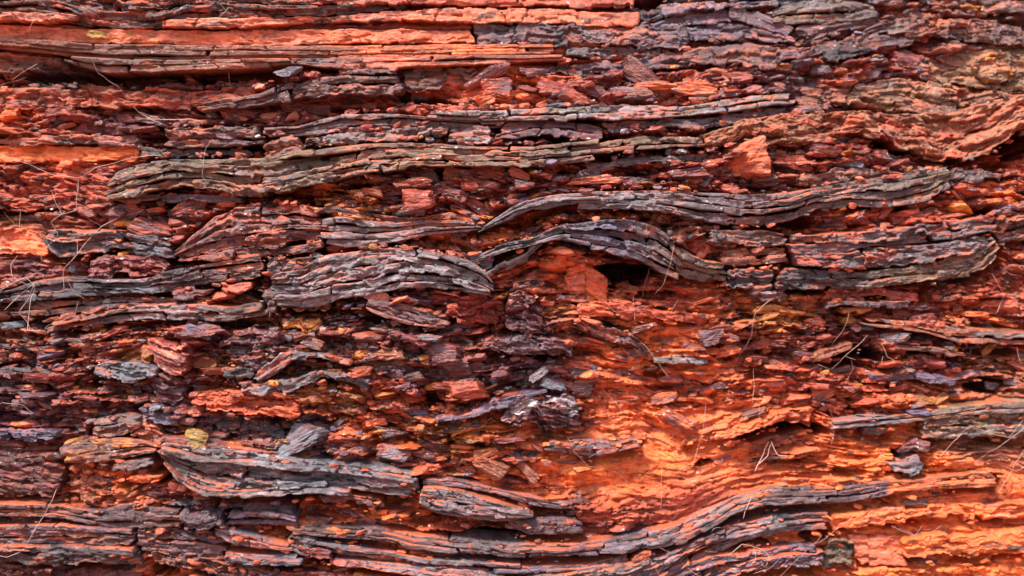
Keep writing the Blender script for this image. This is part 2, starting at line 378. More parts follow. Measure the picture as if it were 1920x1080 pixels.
S([(1280,86,113),(1340,82,119),(1400,80,125),(1440,86,128),(1480,96,118),(1560,75,104),(1640,62,94),(1715,72,82)],34,('mauve','brown','ornbrown'),'wavy mauve brown bed above the upper right rubble',rough=.7)
S([(1545,88,110),(1570,80,112),(1600,84,108),(1632,90,98)],58,('dkgrey','dkbrown'),'dark purple black chunk jutting out at upper right','rock chunk','rock_chunk',None,rough=.7)
S([(1735,120,150),(1800,95,160),(1870,92,166),(1980,88,168)],26,('tan','olive'),'tan weathered bulge at the right edge near the top',mat=M_EARTH)
S([(1830,112,150),(1850,98,158),(1880,98,158),(1903,112,150)],36,('tan','olive','ochre'),'rounded tan stone near the right edge, just below the top ledges','rounded stone','rounded_stone',None,cracks=False,endr=18)
S([(1592,158,196),(1650,150,204),(1700,142,212),(1760,160,216),(1800,178,205)],32,('tan','brown'),'flat tan slab at upper right above the bulging overhang',layers=2)
S([(1492,166,194),(1540,166,198),(1592,164,196)],36,('ornbrown','brown'),'square orange brown block at the tip of the long pale slab')
S([(1322,246,284),(1400,224,264),(1500,214,270),(1560,206,262),(1620,204,248),(1680,214,264),(1740,214,290),(1800,206,302),(1860,190,282),(1900,178,252),(1980,165,225)],74,('ornbrown','tan','redor'),'thick bulging orange brown overhang on the right',mat=M_EARTH,rough=1.5)
S([(1500,326,352),(1600,318,346),(1700,320,344),(1780,318,340)],40,('ornbrown','grey'),'thin brown bed under the rubble hollow at right')
S([(1785,318,342),(1850,318,336),(1885,326,333)],38,('grey','dkbrown'),'small grey lens of rock right of the thin brown bed')
# below the shadow, left half
S([(-60,262,274),(60,256,271),(150,254,271),(262,257,273)],36,('brown','redor'),'thin brown shelf over a smooth orange recess on the left')
S([(-60,274,304),(100,273,303),(258,276,302)],24,('bright','orange'),'smooth orange recess under the thin brown shelf at left',rough=.4,cracks=False,mat=M_EARTH,jag=.4)
S([(-60,308,388),(60,305,392),(150,307,388),(212,318,380)],30,('redor','maroon','brown'),'massive rough red block on the left edge',mat=M_EARTH,rough=1.6)
S([(308,246,272),(330,240,278),(400,237,276),(492,240,270)],58,('brown','mauve'),'stubby brown slab left of the small broken block',layers=2)
S([(494,263,290),(530,259,292),(566,260,287)],66,('ornbrown','brown'),'small broken brown block wedged between two slabs')
S([(262,272,292),(300,274,298),(350,280,296),(470,280,294)],34,('dkgrey','brown'),'dark grey bed in shadow above the olive ledge')
S([(490,240,258),(560,236,256),(640,214,248),(760,213,246),(880,224,241),(945,222,236)],50,('grey','mauve','brown'),'grey brown slab under the red rubble at top centre',layers=3)
S([(568,262,276),(640,250,272),(760,241,264),(842,233,248)],54,('grey','brown'),'tapering grey slab lying on the olive ledge')
S([(800,208,221),(900,209,226),(1000,206,226),(1150,196,225),(1280,198,218),(1400,180,205),(1493,173,192)],60,('pale','grey','olive'),'long pale grey slab pointing up to the right at top centre',layers=2)
S([(930,238,262),(960,228,262),(1000,223,256),(1060,226,256),(1110,232,266),(1130,238,258)],52,('mauve','maroon'),'maroon mauve chunk with a scalloped hollow beneath it','rock chunk','rock_chunk',None,layers=2)
S([(840,240,262),(880,236,268),(920,240,268)],48,('mauve','white'),'small mauve chunk left of the scalloped hollow','rock chunk','rock_chunk',None)
S([(1130,228,242),(1200,224,242),(1300,222,240),(1400,208,226),(1545,196,208)],44,('grey','mauve'),'brownish slab just under the long pale grey slab')
S([(195,345,375),(215,320,378),(250,308,368),(300,300,352),(340,298,348),(400,298,350),(450,297,368),(500,295,366),(560,286,352),(640,275,336),(700,270,324),(800,268,311),(900,274,313),(1000,275,312),(1100,264,300),(1200,250,289),(1322,248,286)],70,('olive','brown','grey'),'big olive brown ledge curving across the upper left and centre',layers=4,rough=1.1)
S([(1100,306,318),(1180,296,310),(1280,290,302),(1330,288,298)],40,('grey','brown'),'thin slab under the right end of the olive ledge')
# middle left
S([(215,364,380),(245,362,386),(300,362,372)],48,('dkgrey','olive'),'small grey block under the left end of the olive ledge')
S([(300,368,380),(360,362,378),(430,366,380),(455,372,380)],44,('mauve','dkgrey'),'crumpled mauve slab under the olive ledge')
S([(82,434,452),(105,434,482),(200,431,473),(260,438,476),(325,444,484)],48,('dkgrey','slate','brown'),'charcoal block with a brown right side on the left',layers=2)
S([(-60,430,470),(60,431,472),(88,444,478)],28,('orange','salmon'),'smooth orange block on the left edge beside the charcoal block',rough=.5,cracks=False,mat=M_EARTH)
S([(322,475,488),(370,430,488),(400,404,489),(440,391,483),(500,388,480),(560,387,475),(612,398,465)],64,('brown','redor','mauve'),'finely laminated reddish brown hump left of centre',layers=7,rough=1.2)
S([(560,384,396),(640,390,402),(700,398,409),(750,407,417),(790,407,416),(840,396,408),(905,415,423)],48,('brown','mauve','redor'),'thin reddish brown bed meeting the arched bed at its pinch')
S([(600,412,455),(640,408,463),(700,417,461),(740,419,452),(800,413,441),(860,413,435),(907,421,430)],52,('grey','pale','mauve'),'grey laminated bed pinching out at the centre',layers=4)
S([(498,489,513),(540,483,512),(582,480,509)],66,('grey','brown'),'pale brown block at the left tip of the laminated pale grey ledge')
S([(505,514,572),(560,508,577),(600,482,574),(640,476,559),(700,465,553),(750,463,541),(800,471,539),(860,482,546),(905,505,553),(926,530,556)],64,('pale','grey','mauve'),'pale grey finely laminated ledge at the centre left',layers=7,rough=1.15)
S([(165,492,518),(180,480,521),(200,474,523),(240,475,524),(290,482,520),(315,495,508)],46,('maroon','red'),'wine red chunk sitting on the long dark slab at left','rock chunk','rock_chunk',None,mat=M_CHIP)
S([(-60,560,574),(10,546,567),(60,528,566),(120,519,560),(200,524,554),(270,524,553),(300,510,550),(350,500,541),(420,488,531),(492,481,518)],56,[(0,'dkgrey'),(180,'dkgrey'),(215,'slate'),(270,'slate'),(300,'dkgrey'),(480,'brown')],'long charcoal slab rising to the right on the left side',layers=3)
S([(20,568,592),(100,564,591),(160,560,584),(220,558,577),(300,560,572),(362,560,570)],42,('brown','dkgrey'),'brown bed between the charcoal slab and the longer grey one',layers=2)
S([(320,548,562),(350,540,563),(396,540,556)],54,('maroon','mauve'),'maroon flake resting on the dusty shelf at left','rock chunk','rock_chunk',None,mat=M_CHIP)
S([(415,535,552),(445,528,556),(474,524,540)],52,('redor','brown'),'tilted orange brown flake at the right of the dusty shelf','rock chunk','rock_chunk',None,mat=M_CHIP)
S([(90,602,626),(170,590,612),(225,577,602),(300,573,598),(370,572,601),(430,578,602),(502,564,592)],58,[(90,'brown'),(200,'dkgrey'),(230,'grey'),(300,'pale'),(420,'grey'),(500,'brown')],'grey brown ledge with an orange dusty top above the ochre rubble',layers=2)
S([(500,540,592),(560,560,585),(620,572,582)],40,('brown','mauve'),'brown bed below the left end of the pale grey ledge')
# middle right: arches
S([(893,432,438),(930,406,429),(970,380,419),(1010,369,403),(1060,362,394),(1150,357,394),(1250,357,396),(1320,362,415),(1420,365,425),(1480,362,412),(1530,352,393),(1600,341,386),(1680,335,387),(1740,322,379),(1786,314,350)],62,[(900,'pale'),(1000,'slate'),(1150,'pale'),(1280,'grey'),(1330,'mauve'),(1470,'brown'),(1550,'grey'),(1780,'olive')],'long arched grey ledge sweeping from the centre to the right',layers=4)
S([(878,488,498),(915,468,484),(950,456,470),(1000,447,460),(1050,422,449),(1100,416,464),(1150,411,474),(1195,414,487),(1235,430,508),(1275,462,526),(1315,486,532),(1366,495,533)],66,[(880,'grey'),(1000,'pale'),(1060,'slate'),(1160,'purple'),(1220,'grey'),(1360,'olive')],'purple grey bed bending over the dark cave at the centre',layers=4)
S([(905,514,524),(950,490,506),(985,470,486),(1022,448,460)],58,('grey','pale'),'slim grey bar slanting up to the right left of the cave')
S([(882,482,502),(900,476,512),(925,482,500)],52,('purple','olive'),'small purple wedge at the left foot of the purple grey bed')
S([(1366,500,536),(1400,506,545),(1450,502,542)],60,('dkgrey','grey'),'squat charcoal block left of the big stacked ledge')
S([(1330,430,456),(1382,430,464),(1430,430,466),(1478,440,460)],54,('grey','brown'),'grey brown stub left of the big stacked ledge, upper one',layers=2)
S([(1352,470,496),(1420,462,498),(1476,464,490)],46,('ornbrown','grey'),'orange topped stub left of the big stacked ledge, lower one',layers=2)
S([(1483,444,500),(1540,441,502),(1600,439,503),(1700,424,500),(1800,413,480),(1867,402,462)],74,('grey','mauve','redor'),'big stacked ledge of the right side, its upper beds',layers=3,rough=1.1)
S([(1458,502,541),(1540,506,541),(1620,508,544),(1700,503,534),(1780,484,526),(1840,468,510),(1870,440,490)],76,[(1460,'dkgrey'),(1560,'grey'),(1700,'olive'),(1870,'tan')],'olive grey bottom bed of the big stacked ledge on the right',layers=2)
S([(1872,408,456),(1930,394,452),(1990,390,450)],50,('brown','mauve'),'mauve brown block cut by the right edge beside the stacked ledge',layers=2)
S([(1545,546,560),(1640,541,556),(1722,550,572)],50,('red','redor'),'cracked red slab under the big stacked ledge',mat=M_CHIP)
S([(1548,565,576),(1620,563,575),(1706,567,577)],56,('mauve','grey'),'thin mauve slab under the cracked red slab')
S([(1578,579,587),(1610,574,586),(1634,573,582)],44,('ochre','ornbrown'),'yellow ochre flake under the thin mauve slab','rock chunk','rock_chunk',None,mat=M_EARTH)
S([(1415,576,588),(1450,570,584),(1508,584,594)],40,('ochre','ornbrown'),'curved yellow ochre flake left of the cracked red slab','rock chunk','rock_chunk',None,mat=M_EARTH)
S([(1410,550,566),(1440,546,570),(1474,540,558)],50,('maroon','mauve','white'),'maroon chunk below the squat charcoal block','rock chunk','rock_chunk',None,mat=M_CHIP)
S([(1618,598,608),(1740,605,624),(1800,614,642),(1980,628,652)],56,('ornbrown','redor','grey'),'orange brown slab slanting down to the right edge',layers=2)
S([(1676,644,654),(1740,646,660),(1810,660,672)],50,('brown','ornbrown'),'brown slab under the one slanting down to the right edge')
S([(1500,674,684),(1545,658,674),(1604,644,654)],54,('ornbrown','orange'),'tilted orange brown slab beside the shaded pocket at right')
S([(1635,706,716),(1720,700,716),(1795,714,730)],52,('purple','mauve'),'purple slab low on the right, sloping down gently')
S([(1840,560,585),(1900,560,590),(1980,566,590)],36,('redor','ornbrown'),'orange red bed at the right edge under the stacked ledge',mat=M_EARTH)
S([(1225,672,680),(1270,666,684),(1328,674,682)],50,('slate','ochre'),'short bluish flake in the orange rubble right of centre','rock chunk','rock_chunk',None)
# centre rubble pieces
S([(683,560,578),(720,560,594),(760,568,608),(800,584,614),(842,594,614)],66,('mauve','brown','ornbrown'),'mauve tilted slab under the right part of the pale grey ledge',layers=3)
S([(840,556,600),(880,556,606),(930,560,612),(942,570,600)],34,('red','redor'),'cracked red block right of the tilted mauve slab','rock chunk','rock_chunk',None,mat=M_EARTH,rough=1.5)
S([(948,560,610),(975,546,622),(1000,552,626),(1020,575,620)],50,('maroon','mauve'),'upright maroon block at the centre','rock chunk','rock_chunk',None,mat=M_CHIP,rough=1.3)
S([(905,640,652),(960,626,668),(1020,632,672),(1075,648,668)],60,('mauve','maroon'),'mauve plate over the small cave at the centre','rock chunk','rock_chunk',None,mat=M_CHIP)
S([(1062,500,560),(1100,492,568),(1140,520,562)],14,('orange','redor'),'smooth orange patch of rock right of the upright maroon block','rock chunk','rock_chunk',None,mat=M_EARTH,rough=.6,jag=2.2,endr=16)
S([(1075,600,612),(1120,610,640),(1180,626,650),(1215,650,662)],46,('mauve','maroon','salmon'),'mauve slab sliding down to the right of the maroon block',mat=M_CHIP)
S([(1085,566,592),(1165,568,598),(1290,584,606),(1330,594,608)],44,('redor','orange'),'orange red shelf under the cave',mat=M_EARTH)
S([(473,706,714),(500,682,704),(522,662,692),(546,657,672),(600,664,674),(658,678,690)],64,('slate','grey','redor'),'grey peaked slab like a small roof, left of centre')
S([(448,722,736),(500,714,738),(545,712,738),(600,694,712),(645,698,716),(692,714,732)],66,('grey','slate'),'wavy grey slab under the roof-like slab')
S([(417,694,708),(450,686,712),(480,690,706)],56,('dkgrey','mauve'),'dark wedge left of the roof-like slab','rock chunk','rock_chunk',None)
S([(410,640,670),(425,622,688),(470,612,690),(520,618,686),(556,640,664)],52,('maroon','mauve','ornbrown'),'maroon craggy lump left of centre below the ochre crust','rock chunk','rock_chunk',None,mat=M_CHIP,rough=1.8)
S([(530,606,618),(560,598,622),(600,596,616)],40,('ochre','ornbrown','redor'),'ochre crust on top of the maroon craggy lump','mineral crust','ochre_crust',None,mat=M_EARTH,rough=1.3)
S([(276,640,650),(290,636,688),(320,640,700),(348,650,702),(356,662,690)],64,('red','maroon','salmon'),'flat crimson plate standing on edge at lower left','rock chunk','rock_chunk',None,mat=M_CHIP,cracks=False)
S([(225,664,684),(250,652,686),(284,654,686)],38,('ornbrown','ochre','redor'),'ochre orange lump left of the crimson plate','rock chunk','rock_chunk',None,mat=M_EARTH)
S([(356,674,690),(375,668,688),(405,674,688)],34,('ornbrown','ochre','redor'),'ochre crust right of the crimson plate','mineral crust','ochre_crust',None,mat=M_EARTH)
S([(174,690,706),(200,680,714),(245,682,712),(292,694,706)],58,('slate','grey'),'grey slab below the ochre orange lump at lower left')
S([(355,736,766),(420,738,770),(475,734,776),(520,736,780),(562,742,784)],54,('redor','orange'),'rounded orange red roll of rock at lower left',mat=M_EARTH,rough=1.3,endr=14)
S([(540,728,768),(580,722,778),(620,724,782),(652,740,776),(690,746,770)],44,('ornbrown','ochre','redor'),'pitted ochre mass right of the orange red roll','rock chunk','rock_chunk',None,mat=M_EARTH,rough=2.2)
S([(260,764,782),(285,757,788),(320,762,790),(338,770,786)],62,('mauve','purple'),'purple lump above the laminated rock at lower left','rock chunk','rock_chunk',None,mat=M_CHIP)
S([(280,704,728),(300,700,750),(325,708,752),(345,722,740)],50,('maroon','mauve'),'maroon lump beneath the crimson plate','rock chunk','rock_chunk',None,mat=M_CHIP)
S([(172,792,812),(205,782,822),(240,779,812),(264,784,802)],56,('grey','ornbrown'),'grey cap of the split block at lower left',layers=2)
S([(237,802,816),(262,792,832),(302,812,828)],62,('salmon','ornbrown'),'salmon half of the split block at lower left')
S([(112,832,872),(160,822,868),(220,820,860),(270,824,852),(298,834,848)],56,('brown','ornbrown','ochre'),'brown laminated block at lower left below the split block',layers=3)
S([(-60,838,925),(40,858,928),(104,868,936),(116,880,920)],34,('darkred','maroon','brown'),'broad dark red slab on the left edge low down',rough=.8,mat=M_EARTH)
S([(-60,800,822),(40,806,824),(110,812,826)],50,('purple','dkgrey'),'purple slab with a wavy base near the left edge')
S([(118,880,930),(150,872,934),(180,884,936),(195,900,928)],34,('ornbrown','redor'),'orange brown column of rock beside the broad dark red slab','rock chunk','rock_chunk',None,mat=M_EARTH,rough=1.5)
S([(208,868,882),(245,860,882),(285,861,874)],54,('grey','maroon'),'little grey slab tucked in left of the striped ledge')
S([(236,894,906),(265,888,908),(298,892,906)],50,('orange','redor'),'little orange slab left of the striped ledge',mat=M_EARTH)
S([(400,790,812),(450,780,824),(500,792,822),(530,806,822)],18,('dkgrey','mauve'),'dark grey set-back face behind the mustard yellow stone','rock chunk','rock_chunk',None)
S([(300,818,828),(340,822,832),(400,834,842),(480,845,852),(540,852,858)],66,('dkgrey','redor'),'thin dark bed along the top of the striped ledge')
S([(294,836,856),(310,829,874),(340,833,906),(380,838,928),(440,844,935),(520,854,931),(600,864,925),(660,870,930),(720,878,940),(782,890,942)],80,[(294,'grey'),(380,'grey'),(520,'pale'),(620,'slate'),(700,'pale'),(780,'grey')],'striped grey ledge, the boldest of the lower left',layers=7,rough=1.1,gloss=.55)
S([(744,902,912),(762,898,922),(786,906,916)],70,('dkgrey','slate'),'dark chip lodged in the gap at the end of the striped ledge','rock chunk','rock_chunk',None)
S([(786,914,950),(820,914,966),(880,926,973),(930,940,978),(960,950,976),(1000,962,972)],70,[(786,'grey'),(860,'pale'),(1000,'grey')],'grey ledge continuing right of the striped one',layers=4)
S([(948,976,990),(1000,978,1006),(1050,970,1006),(1090,976,1000)],60,('mauve','brown'),'mauve slab at the lower tip of the grey ledge',layers=2)
S([(790,896,908),(860,900,914),(930,916,928),(1010,936,950),(1080,944,956)],44,('mauve','slate'),'thin mauve bed lying on the grey ledge right of the striped one',layers=2)
S([(600,925,940),(640,926,938),(700,934,948),(722,942,950)],58,('maroon','brown'),'maroon sliver under the striped ledge')
# bottom left
S([(-60,944,968),(100,946,970),(180,958,986),(220,948,990),(262,944,990),(300,952,989),(350,958,988)],50,('dkbrown','mauve','brown'),'dark brown stepped ledge at the bottom left',layers=3)
S([(340,964,988),(380,962,990),(422,964,990)],56,('mauve','grey'),'mauve block in the row at the bottom left, left one')
S([(424,960,986),(500,961,985),(556,970,989)],58,('mauve','purple','grey'),'mauve slab in the row at the bottom left, right one',layers=2)
S([(410,944,960),(480,942,958),(548,950,966)],50,('dkgrey','mauve'),'thin charcoal slab above the row of mauve blocks')
S([(-60,988,1020),(100,984,1020),(200,990,1022),(250,995,1022)],52,('brown','purple','redor'),'brown bed at bottom left above the orange dusty shelf',layers=3)
S([(-60,1026,1058),(100,1028,1060),(200,1028,1062),(260,1030,1062)],64,('dkgrey','brown'),'charcoal ledge with an orange dusty top at bottom left',layers=2)
S([(255,992,1034),(300,993,1040),(370,996,1046),(425,1006,1052)],42,('mauve','dkbrown'),'mauve brown bed at the bottom left above the hole',layers=3)
S([(400,992,1004),(450,1000,1026),(500,1012,1030),(548,1024,1034)],60,('slate','redor'),'dark slab wedge with an orange top near the bottom left',layers=2)
S([(420,1036,1058),(500,1042,1062),(565,1040,1060)],62,('slate','mauve'),'bluish slab near the bottom left',layers=2)
S([(280,1034,1052),(350,1040,1062),(420,1056,1088),(480,1066,1100),(520,1080,1110)],56,('dkbrown','mauve'),'dark brown bed above the bottom hole')
S([(-60,1066,1140),(100,1068,1140),(272,1070,1140)],40,('maroon','brown'),'maroon bed cut by the bottom edge at far left',layers=3)
S([(345,1076,1140),(420,1092,1140),(560,1096,1140)],48,('dkbrown','mauve'),'dark bed cut by the bottom edge right of the hole',layers=2)
S([(540,1002,1018),(570,1000,1040),(562,1000,1038),][:2]+[(590,1006,1036)],50,('grey','dkgrey'),'small grey brown column near the bottom left','rock chunk','rock_chunk',None)
S([(560,1022,1040),(600,1024,1046),(622,1030,1044)],58,('red','mauve'),'small red block beside the grey brown column','rock chunk','rock_chunk',None)
# bottom middle and the big bottom arch
S([(540,984,1000),(640,988,1009),(720,992,1014),(780,1004,1030),(860,1012,1038),(960,1022,1045),(1060,1022,1045),(1140,1012,1041),(1220,998,1030),(1280,984,1022),(1330,960,996),(1380,932,963),(1430,918,949),(1500,915,945),(1600,910,940),(1680,900,925),(1760,896,918),(1870,886,914)],60,[(560,'brown'),(720,'mauve'),(900,'grey'),(1100,'mauve'),(1250,'slate'),(1350,'pale'),(1430,'grey'),(1560,'mauve'),(1655,'mauve'),(1668,'orange'),(1870,'bright')],'long bed sagging along the bottom and rising to orange at the right',layers=3)
S([(560,1012,1024),(640,1024,1040),(720,1034,1050),(800,1050,1066),(900,1056,1075),(1000,1062,1076),(1100,1058,1072),(1180,1040,1062)],54,('grey','purple','mauve'),'grey bed just under the sagging bed at bottom centre',layers=2)
S([(620,1046,1060),(740,1056,1074),(850,1066,1090),(960,1080,1120)],60,('slate','redor'),'bluish grey bed at the bottom edge left of centre',layers=2)
S([(500,1074,1130),(640,1076,1130),(800,1090,1130),(950,1110,1140)],44,('maroon','red','brown'),'crumbly maroon bed at the bottom edge left of centre',layers=3)
S([(960,1088,1140),(1080,1074,1140),(1180,1056,1130),(1240,1046,1092),(1300,1020,1054),(1380,986,1020),(1450,970,1002),(1500,964,996),(1557,962,992)],62,[(960,'grey'),(1150,'grey'),(1250,'slate'),(1330,'mauve'),(1450,'pale'),(1557,'mauve')],'grey bed curving up from the bottom centre with a square end',layers=3)
S([(1556,966,990),(1650,956,980),(1760,950,972),(1980,938,968)],52,('orange','bright','salmon'),'orange bed joined to the square end of the curving grey bed',mat=M_EARTH,rough=.7)
S([(1185,1042,1058),(1196,1040,1066),(1216,1036,1058),(1222,1036,1052)],68,('redor','ornbrown'),'small orange cube of rock at bottom centre','rock chunk','rock_chunk',None)
S([(1200,1086,1140),(1280,1062,1120),(1340,1046,1088),(1420,1035,1068),(1510,1024,1062),(1544,1020,1062)],66,('mauve','purple','slate'),'lilac brown slab below the round bottom hole',layers=2)
S([(1546,1018,1062),(1570,1016,1062),(1599,1014,1060)],44,('olive','dkgrey'),'square olive block near the bottom right',cracks=False)
S([(1601,1008,1062),(1640,1006,1060),(1697,1004,1058)],30,('salmon','orange'),'smooth salmon block between the olive block and the orange ledge',rough=.4,cracks=False,mat=M_EARTH)
S([(1698,1010,1046),(1750,1008,1046),(1820,1004,1046),(1870,1000,1038),(1980,988,1030)],64,('bright','orange','brown'),'squared orange ledge in the bottom right corner',mat=M_EARTH,rough=.6)
S([(1600,1072,1140),(1720,1066,1140),(1850,1058,1140),(1980,1050,1140)],40,('bright','orange'),'rough orange bed cut by the bottom edge at right',mat=M_EARTH,rough=1.0)
S([(1690,928,952),(1800,928,952),(1980,924,954)],32,('orange','bright','redor'),'orange bed under the orange end of the sagging bed',mat=M_EARTH,rough=.6)
S([(1690,938,946),(1720,936,948),(1752,936,946)],42,('grey','olive'),'small greenish grey inset in the orange beds at right','rock chunk','rock_chunk',None)
# right side, lower
S([(1730,792,822),(1790,780,825),(1860,776,822),(1980,774,820)],52,('olive','grey'),'olive grey slab at the right edge low down',layers=2)
S([(1560,790,802),(1640,782,796),(1740,775,787),(1800,764,780),(1860,757,776),(1980,750,772)],60,[(1560,'pale'),(1640,'slate'),(1740,'olive'),(1970,'tan')],'thin grey bed tapering left above the olive slab',layers=2)
S([(1280,826,840),(1330,818,832),(1400,790,812),(1450,774,797),(1524,764,784)],60,('orange','redor'),'orange lip above the long black slot at right',mat=M_EARTH,rough=1.4)
S([(1400,836,850),(1460,818,838),(1512,806,824),(1516,810,822)],34,('ornbrown','redor'),'brownish orange shelf below the long black slot',mat=M_EARTH)
S([(1020,830,846),(1060,826,850),(1110,828,857),(1160,832,848),(1204,822,840)],56,('grey','mauve','redor'),'grey slab just right of the lower centre',layers=2)
S([(1620,804,812),(1650,802,822),(1668,804,812)],48,('grey','dkgrey'),'small grey corner stone in the orange rock at right','rock chunk','rock_chunk',None)
S([(1670,866,884),(1700,862,886),(1728,856,880)],52,('slate','pale'),'small bluish stone under the little dark hole at right','rock chunk','rock_chunk',None)
S([(1690,834,850),(1720,822,850),(1745,824,846)],50,('maroon','brown'),'maroon knob above the little dark hole at right','rock chunk','rock_chunk',None,mat=M_CHIP)
S([(818,784,791),(860,778,789),(900,766,781),(940,748,766),(985,740,750),(1028,730,737)],74,('purple','slate'),'bluish stick-like flake slanting up to the right at lower centre')
S([(942,770,790),(965,742,806),(1010,740,812),(1060,748,808),(1086,770,794)],58,('maroon','mauve','white'),'encrusted maroon lump with whitish crust at lower centre','rock chunk','rock_chunk',None,mat=M_CHIP,rough=2.0)
S([(1046,756,772),(1056,742,784),(1072,742,780),(1084,754,770)],62,('pale','mauve','white'),'whitish mineral crust on the right of the encrusted lump','mineral crust','white_crust',None,mat=M_CHIP,cracks=False)

# ------------------------------------------------------------------ bedrock behind and between the ledges
FIELD = [(100,62,'salmon'),(100,150,'dkbrown'),(250,180,'brown'),(100,230,'red'),(25,212,'orange'),(220,235,'maroon'),(100,290,'orange'),(100,350,'redor'),(60,400,'brown'),
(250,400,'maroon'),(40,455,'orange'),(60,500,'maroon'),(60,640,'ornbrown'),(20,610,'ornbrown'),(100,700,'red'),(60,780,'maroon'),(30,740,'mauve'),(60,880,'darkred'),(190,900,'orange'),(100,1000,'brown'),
(300,620,'red'),(250,690,'maroon'),(400,640,'maroon'),(300,640,'orange'),(560,610,'ornbrown'),(450,760,'redor'),(600,750,'ochre'),(170,760,'maroon'),(430,800,'mauve'),(600,830,'maroon'),(560,820,'mauve'),
(500,950,'redor'),(400,930,'maroon'),(600,985,'orange'),(620,960,'orange'),(640,600,'maroon'),(700,630,'mauve'),(480,1040,'redor'),(200,1065,'brown'),(300,1070,'orange'),
(450,400,'redor'),(640,385,'ochre'),(560,370,'redor'),(700,340,'red'),(760,350,'maroon'),(900,350,'red'),(1000,335,'maroon'),(1100,330,'red'),(1200,320,'maroon'),(1300,310,'red'),(1340,340,'redor'),(1450,300,'brown'),
(1560,300,'redor'),(1650,300,'red'),(1860,330,'redor'),(1860,360,'orange'),(1600,415,'redor'),(1680,420,'redor'),(1820,390,'red'),(980,165,'orange'),(1060,170,'redor'),(1150,160,'red'),(1250,165,'redor'),(1340,160,'red'),(1450,150,'mauve'),(1600,130,'redor'),(1700,110,'red'),(1850,130,'tan'),
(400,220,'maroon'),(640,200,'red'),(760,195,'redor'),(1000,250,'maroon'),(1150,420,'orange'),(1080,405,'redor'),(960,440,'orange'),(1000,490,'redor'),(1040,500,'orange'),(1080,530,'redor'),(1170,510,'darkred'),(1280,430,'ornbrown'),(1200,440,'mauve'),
(800,580,'red'),(900,590,'red'),(1060,560,'salmon'),(900,690,'maroon'),(800,680,'mauve'),(760,640,'maroon'),(1000,700,'mauve'),(1120,600,'salmon'),(1180,600,'orange'),(1280,600,'bright'),(1250,560,'redor'),(1350,640,'redor'),(1450,600,'ochre'),(1520,620,'red'),(1440,650,'maroon'),
(1600,620,'red'),(1700,600,'red'),(1850,600,'orange'),(1880,560,'redor'),(1750,690,'red'),(1850,700,'ornbrown'),(1150,700,'orange'),(1250,720,'redor'),(1220,650,'bright'),(1300,690,'orange'),(1400,740,'orange'),(1500,720,'redor'),(1600,740,'redor'),(1700,760,'orange'),
(1220,790,'orange'),(1320,780,'orange'),(1250,860,'bright'),(1150,900,'bright'),(1100,880,'bright'),(1000,880,'orange'),(1380,860,'orange'),(1500,880,'orange'),(1600,860,'bright'),(1750,880,'bright'),(1840,840,'ornbrown'),(1800,910,'bright'),(1850,975,'bright'),(1650,1000,'bright'),(1850,1060,'bright'),(1600,960,'orange'),
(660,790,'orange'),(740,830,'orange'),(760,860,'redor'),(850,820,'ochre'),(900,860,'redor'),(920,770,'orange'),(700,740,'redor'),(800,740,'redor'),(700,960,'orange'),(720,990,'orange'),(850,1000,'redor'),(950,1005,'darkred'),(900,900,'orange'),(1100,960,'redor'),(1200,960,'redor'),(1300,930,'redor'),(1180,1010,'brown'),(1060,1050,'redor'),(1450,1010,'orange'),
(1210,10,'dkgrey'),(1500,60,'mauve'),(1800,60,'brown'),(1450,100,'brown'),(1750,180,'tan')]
# zone: how blocky (amp), how mixed in colour (mixp)
ZONE = [(100,60,.3,.1),(600,70,.3,.1),(100,150,.4,.1),(400,60,.2,.05),(800,70,.2,.05),(1050,60,.25,.1),(40,60,.3,.1),(800,20,.2,.1),(100,265,.3,.1),(300,140,.35,.1),(250,180,.5,.1),(100,230,1,.4),(100,290,.2,.05),(100,350,.8,.3),(40,455,.3,.1),(250,400,.8,.5),(100,700,1,.5),(300,650,1,.7),(60,860,.5,.3),
(600,650,1.1,.7),(800,650,1.2,.75),(700,340,1.2,.6),(1000,340,1.1,.6),(1300,310,1.1,.6),(1560,300,1,.5),(1700,410,1,.5),(1250,160,1,.6),(1600,130,1,.6),(1080,500,.8,.25),(1180,600,.7,.15),(1400,620,.9,.45),(1700,640,1,.5),
(1300,720,.8,.25),(1600,730,.9,.35),(1250,860,.1,.0),(1180,870,.1,.03),(1330,880,.12,.0),(1240,900,.15,.0),(1140,860,.15,.05),(1430,895,.2,.0),(1800,895,.15,.0),(1280,605,.3,.1),(1210,750,.5,.1),(1850,970,.15,.0),(1150,900,.35,.06),(1000,900,.5,.15),(1450,870,.7,.12),(1750,870,.6,.1),(1850,1000,.5,.05),(700,800,1.1,.5),(900,850,1,.4),(900,740,1.1,.55),(500,820,1,.6),(700,970,.7,.3),(1100,960,.6,.2),
(500,960,.7,.3),(150,1010,.5,.3),(450,1050,.5,.3),(1300,60,.5,.3),(1800,60,.5,.3)]
